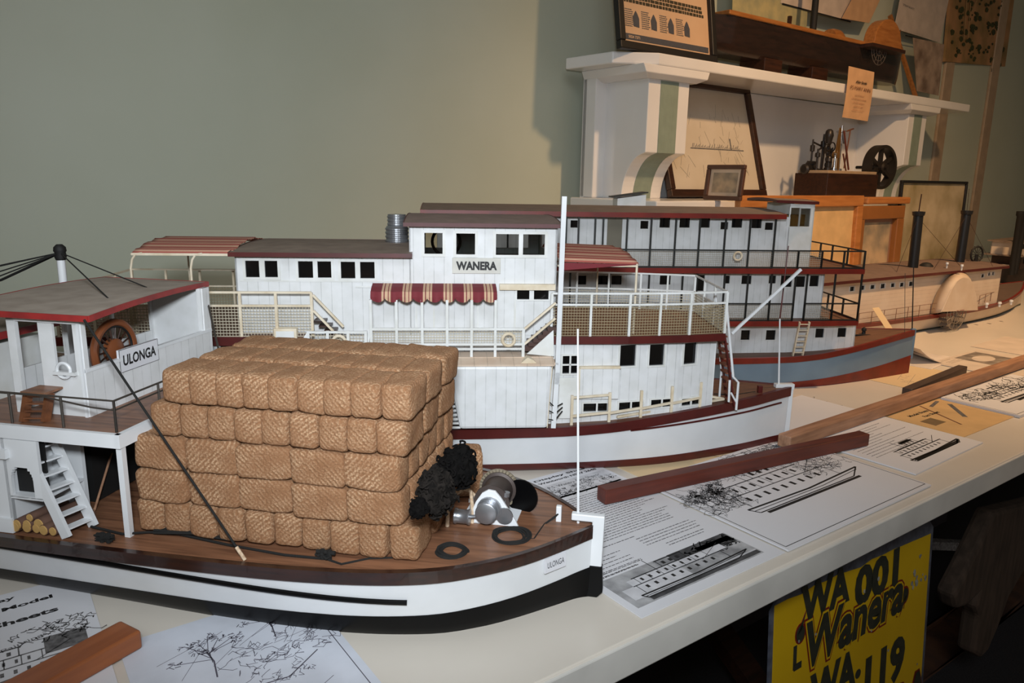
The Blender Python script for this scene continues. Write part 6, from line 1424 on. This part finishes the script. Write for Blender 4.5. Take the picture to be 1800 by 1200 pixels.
for m_, off_, g_, y_, n_ in ((RUST, .085, .012, -.0008, 'name_outline'), (YEL, .060, .006, -.0010, 'name_inline'), (BLKP, .035, 0, -.0012, 'name_line')):
    row('Wanera', (0.7849,0.455,-0.1634), (1.026,0.455,-0.2344), (0.8142,0.455,-0.1559), (0.8261,0.455,-0.2214), m_, n_, off_, .12, g_, y_)
for pt_, s_ in (((0.7732,0.455,-0.1654), 1), ((1.0301,0.455,-0.1994), -1)):
    q = sx_(pt_); a = MB()
    for rr, yy_, mm, nn in ((.014, -.0008, RUST, 'quote_outline'), (.011, -.0012, BLKP, 'quote_mark')):
        a = MB(); a.prism([(q[0]+math.cos(t)*rr*.8, yy_, q[1]-s_*.0+math.sin(t)*rr) for t in [2*PI*k/16 for k in range(16)]], (0, .0002, 0)); a.prism([(q[0]-s_*rr*.6, yy_, q[1]), (q[0]+s_*rr*.9, yy_, q[1]+s_*rr*2.2), (q[0]+s_*rr*.2, yy_, q[1]+s_*.004)], (0, .0002, 0)); a.build(nn, mm, yf_)
row('WA', (0.7982,0.455,-0.2413), (0.9083,0.455,-0.2789), (0.8204,0.455,-0.2323), (0.8308,0.455,-0.2908), BLKP, 'number_line', .05)
row('119', (0.9318,0.455,-0.2753), (1.0401,0.455,-0.3051), (0.9744,0.455,-0.2598), (0.9908,0.455,-0.3319), BLKP, 'number_line', .05)
a = MB(); q = sx_((0.9133,0.455,-0.2757)); a.prism([(q[0]+math.cos(t)*.007, -.0009, q[1]+math.sin(t)*.007) for t in [2*PI*k/14 for k in range(14)]], (0, .0002, 0)); a.build('dot', BLKP, yf_)
row('WANERA', (0.7728,0.455,-0.2797), (1.1158,0.455,-0.3753), (1.0737,0.455,-0.3399), (1.0915,0.455,-0.4101), RUST, 'name_outline', .085, 0, .006, -.0008)
row('WANERA', (0.7728,0.455,-0.2797), (1.1158,0.455,-0.3753), (1.0737,0.455,-0.3399), (1.0915,0.455,-0.4101), BLKP, 'name_line', .045, 0, 0, -.0012)
a = MB(); q = sx_((0.7661,0.455,-0.1942)); a.box(q[0]-.006, q[0]+.001, -.0009, -.0004, q[1]-.016, q[1]+.016); a.box(q[0]-.004, q[0]+.012, -.0009, -.0004, q[1]-.018, q[1]-.009); a.build('letter_remnant', BLKP, yf_)
a = MB(); rn = random.Random(8)
for k in range(46):
    x, z, r_ = rn.uniform(.015, W_S-.02), rn.uniform(.10, H_S-.03), rn.uniform(.0008, .003)
    if k < 8: x, z, r_ = W_S-.035+rn.uniform(-.030, .018), H_S-.045+rn.uniform(-.045, .015), rn.uniform(.002, .005)
    a.prism([(x+math.cos(t)*r_*rn.uniform(.6, 1.2), -.0015, z+math.sin(t)*r_*rn.uniform(.6, 1.6)) for t in [2*PI*k_/7 for k_ in range(7)]], (0, .0003, 0))
pc_ = a.build('paint_chips', mat('chip_grey', (168, 164, 150), .6, sc=80, c2=(90, 90, 92)), yf_); pc_['kind'] = 'stuff'
# old timbers behind the sign
OLD = mat('weathered_timber', (84, 68, 56), .9, sc=10, c2=(58, 46, 36), stretch=(6, 6, 1), bump=.4)
def px_prism(name, label, cat, pts, y, th, m, bevel=.01):
    c = (sum(p[0] for p in pts)/len(pts), y, min(p[2] for p in pts)); a = MB(); a.prism([(p[0]-c[0], 0, p[2]-c[2]) for p in pts], (0, th, 0)); o = a.build(name, m, bevel=bevel); place(o, c); tag(o, label, cat); return o
px_prism('timber_knee', 'old forked timber hanging down under the table at the right', 'timber', [(1.6938,0.58,-0.2993), (1.949,0.58,-0.338), (1.9488,0.58,-0.4971), (1.8604,0.58,-0.5563), (1.8281,0.58,-0.6179), (1.7895,0.58,-0.6693), (1.7565,0.58,-0.6752), (1.7063,0.58,-0.6435), (1.7033,0.58,-0.5508), (1.6758,0.58,-0.5175), (1.6824,0.58,-0.4884), (1.6265,0.58,-0.4974), (1.58,0.58,-0.4889), (1.5551,0.58,-0.4489), (1.5976,0.58,-0.4074), (1.6401,0.58,-0.3621)], .58, .04, OLD)
fl = -.749
px_prism('driftwood_block', 'rough brown timber block on the floor at the lower right corner', 'timber', [(1.7, 0, fl), (1.62, 0, fl), (1.723,0.66,-0.7646), (1.7977,0.66,-0.7496), (1.9404,0.66,-0.7509), (2.0852,0.66,-0.7399), (2.2213,0.66,-0.7204), (2.3948,0.66,-0.7618), (2.6, 0, fl)], .66, .10, mat('rust_brown_timber', (96, 62, 40), .95, sc=16, c2=(56, 36, 26), bump=.6), .02)
px_prism('chalky_rail', 'white flaking rail behind the sign under the table', 'rail', [(1.7088,0.8,-0.4604), (2.2595,0.8,-0.6334), (2.2688,0.8,-0.6612), (1.715,0.8,-0.4861)], .80, .03, mat('flaking_white', (176, 176, 182), .9, sc=120, c2=(90, 90, 98), bump=.5), .002)
px_prism('storage_box', 'dark box standing on the floor behind the sign', 'box', [(1.45, 0, fl), (1.45, 0, -.24), (2.6, 0, -.24), (2.6, 0, fl)], 1.03, .5, mat('dark_purple_grey_board', (50, 46, 54), .9, sc=60), .004)
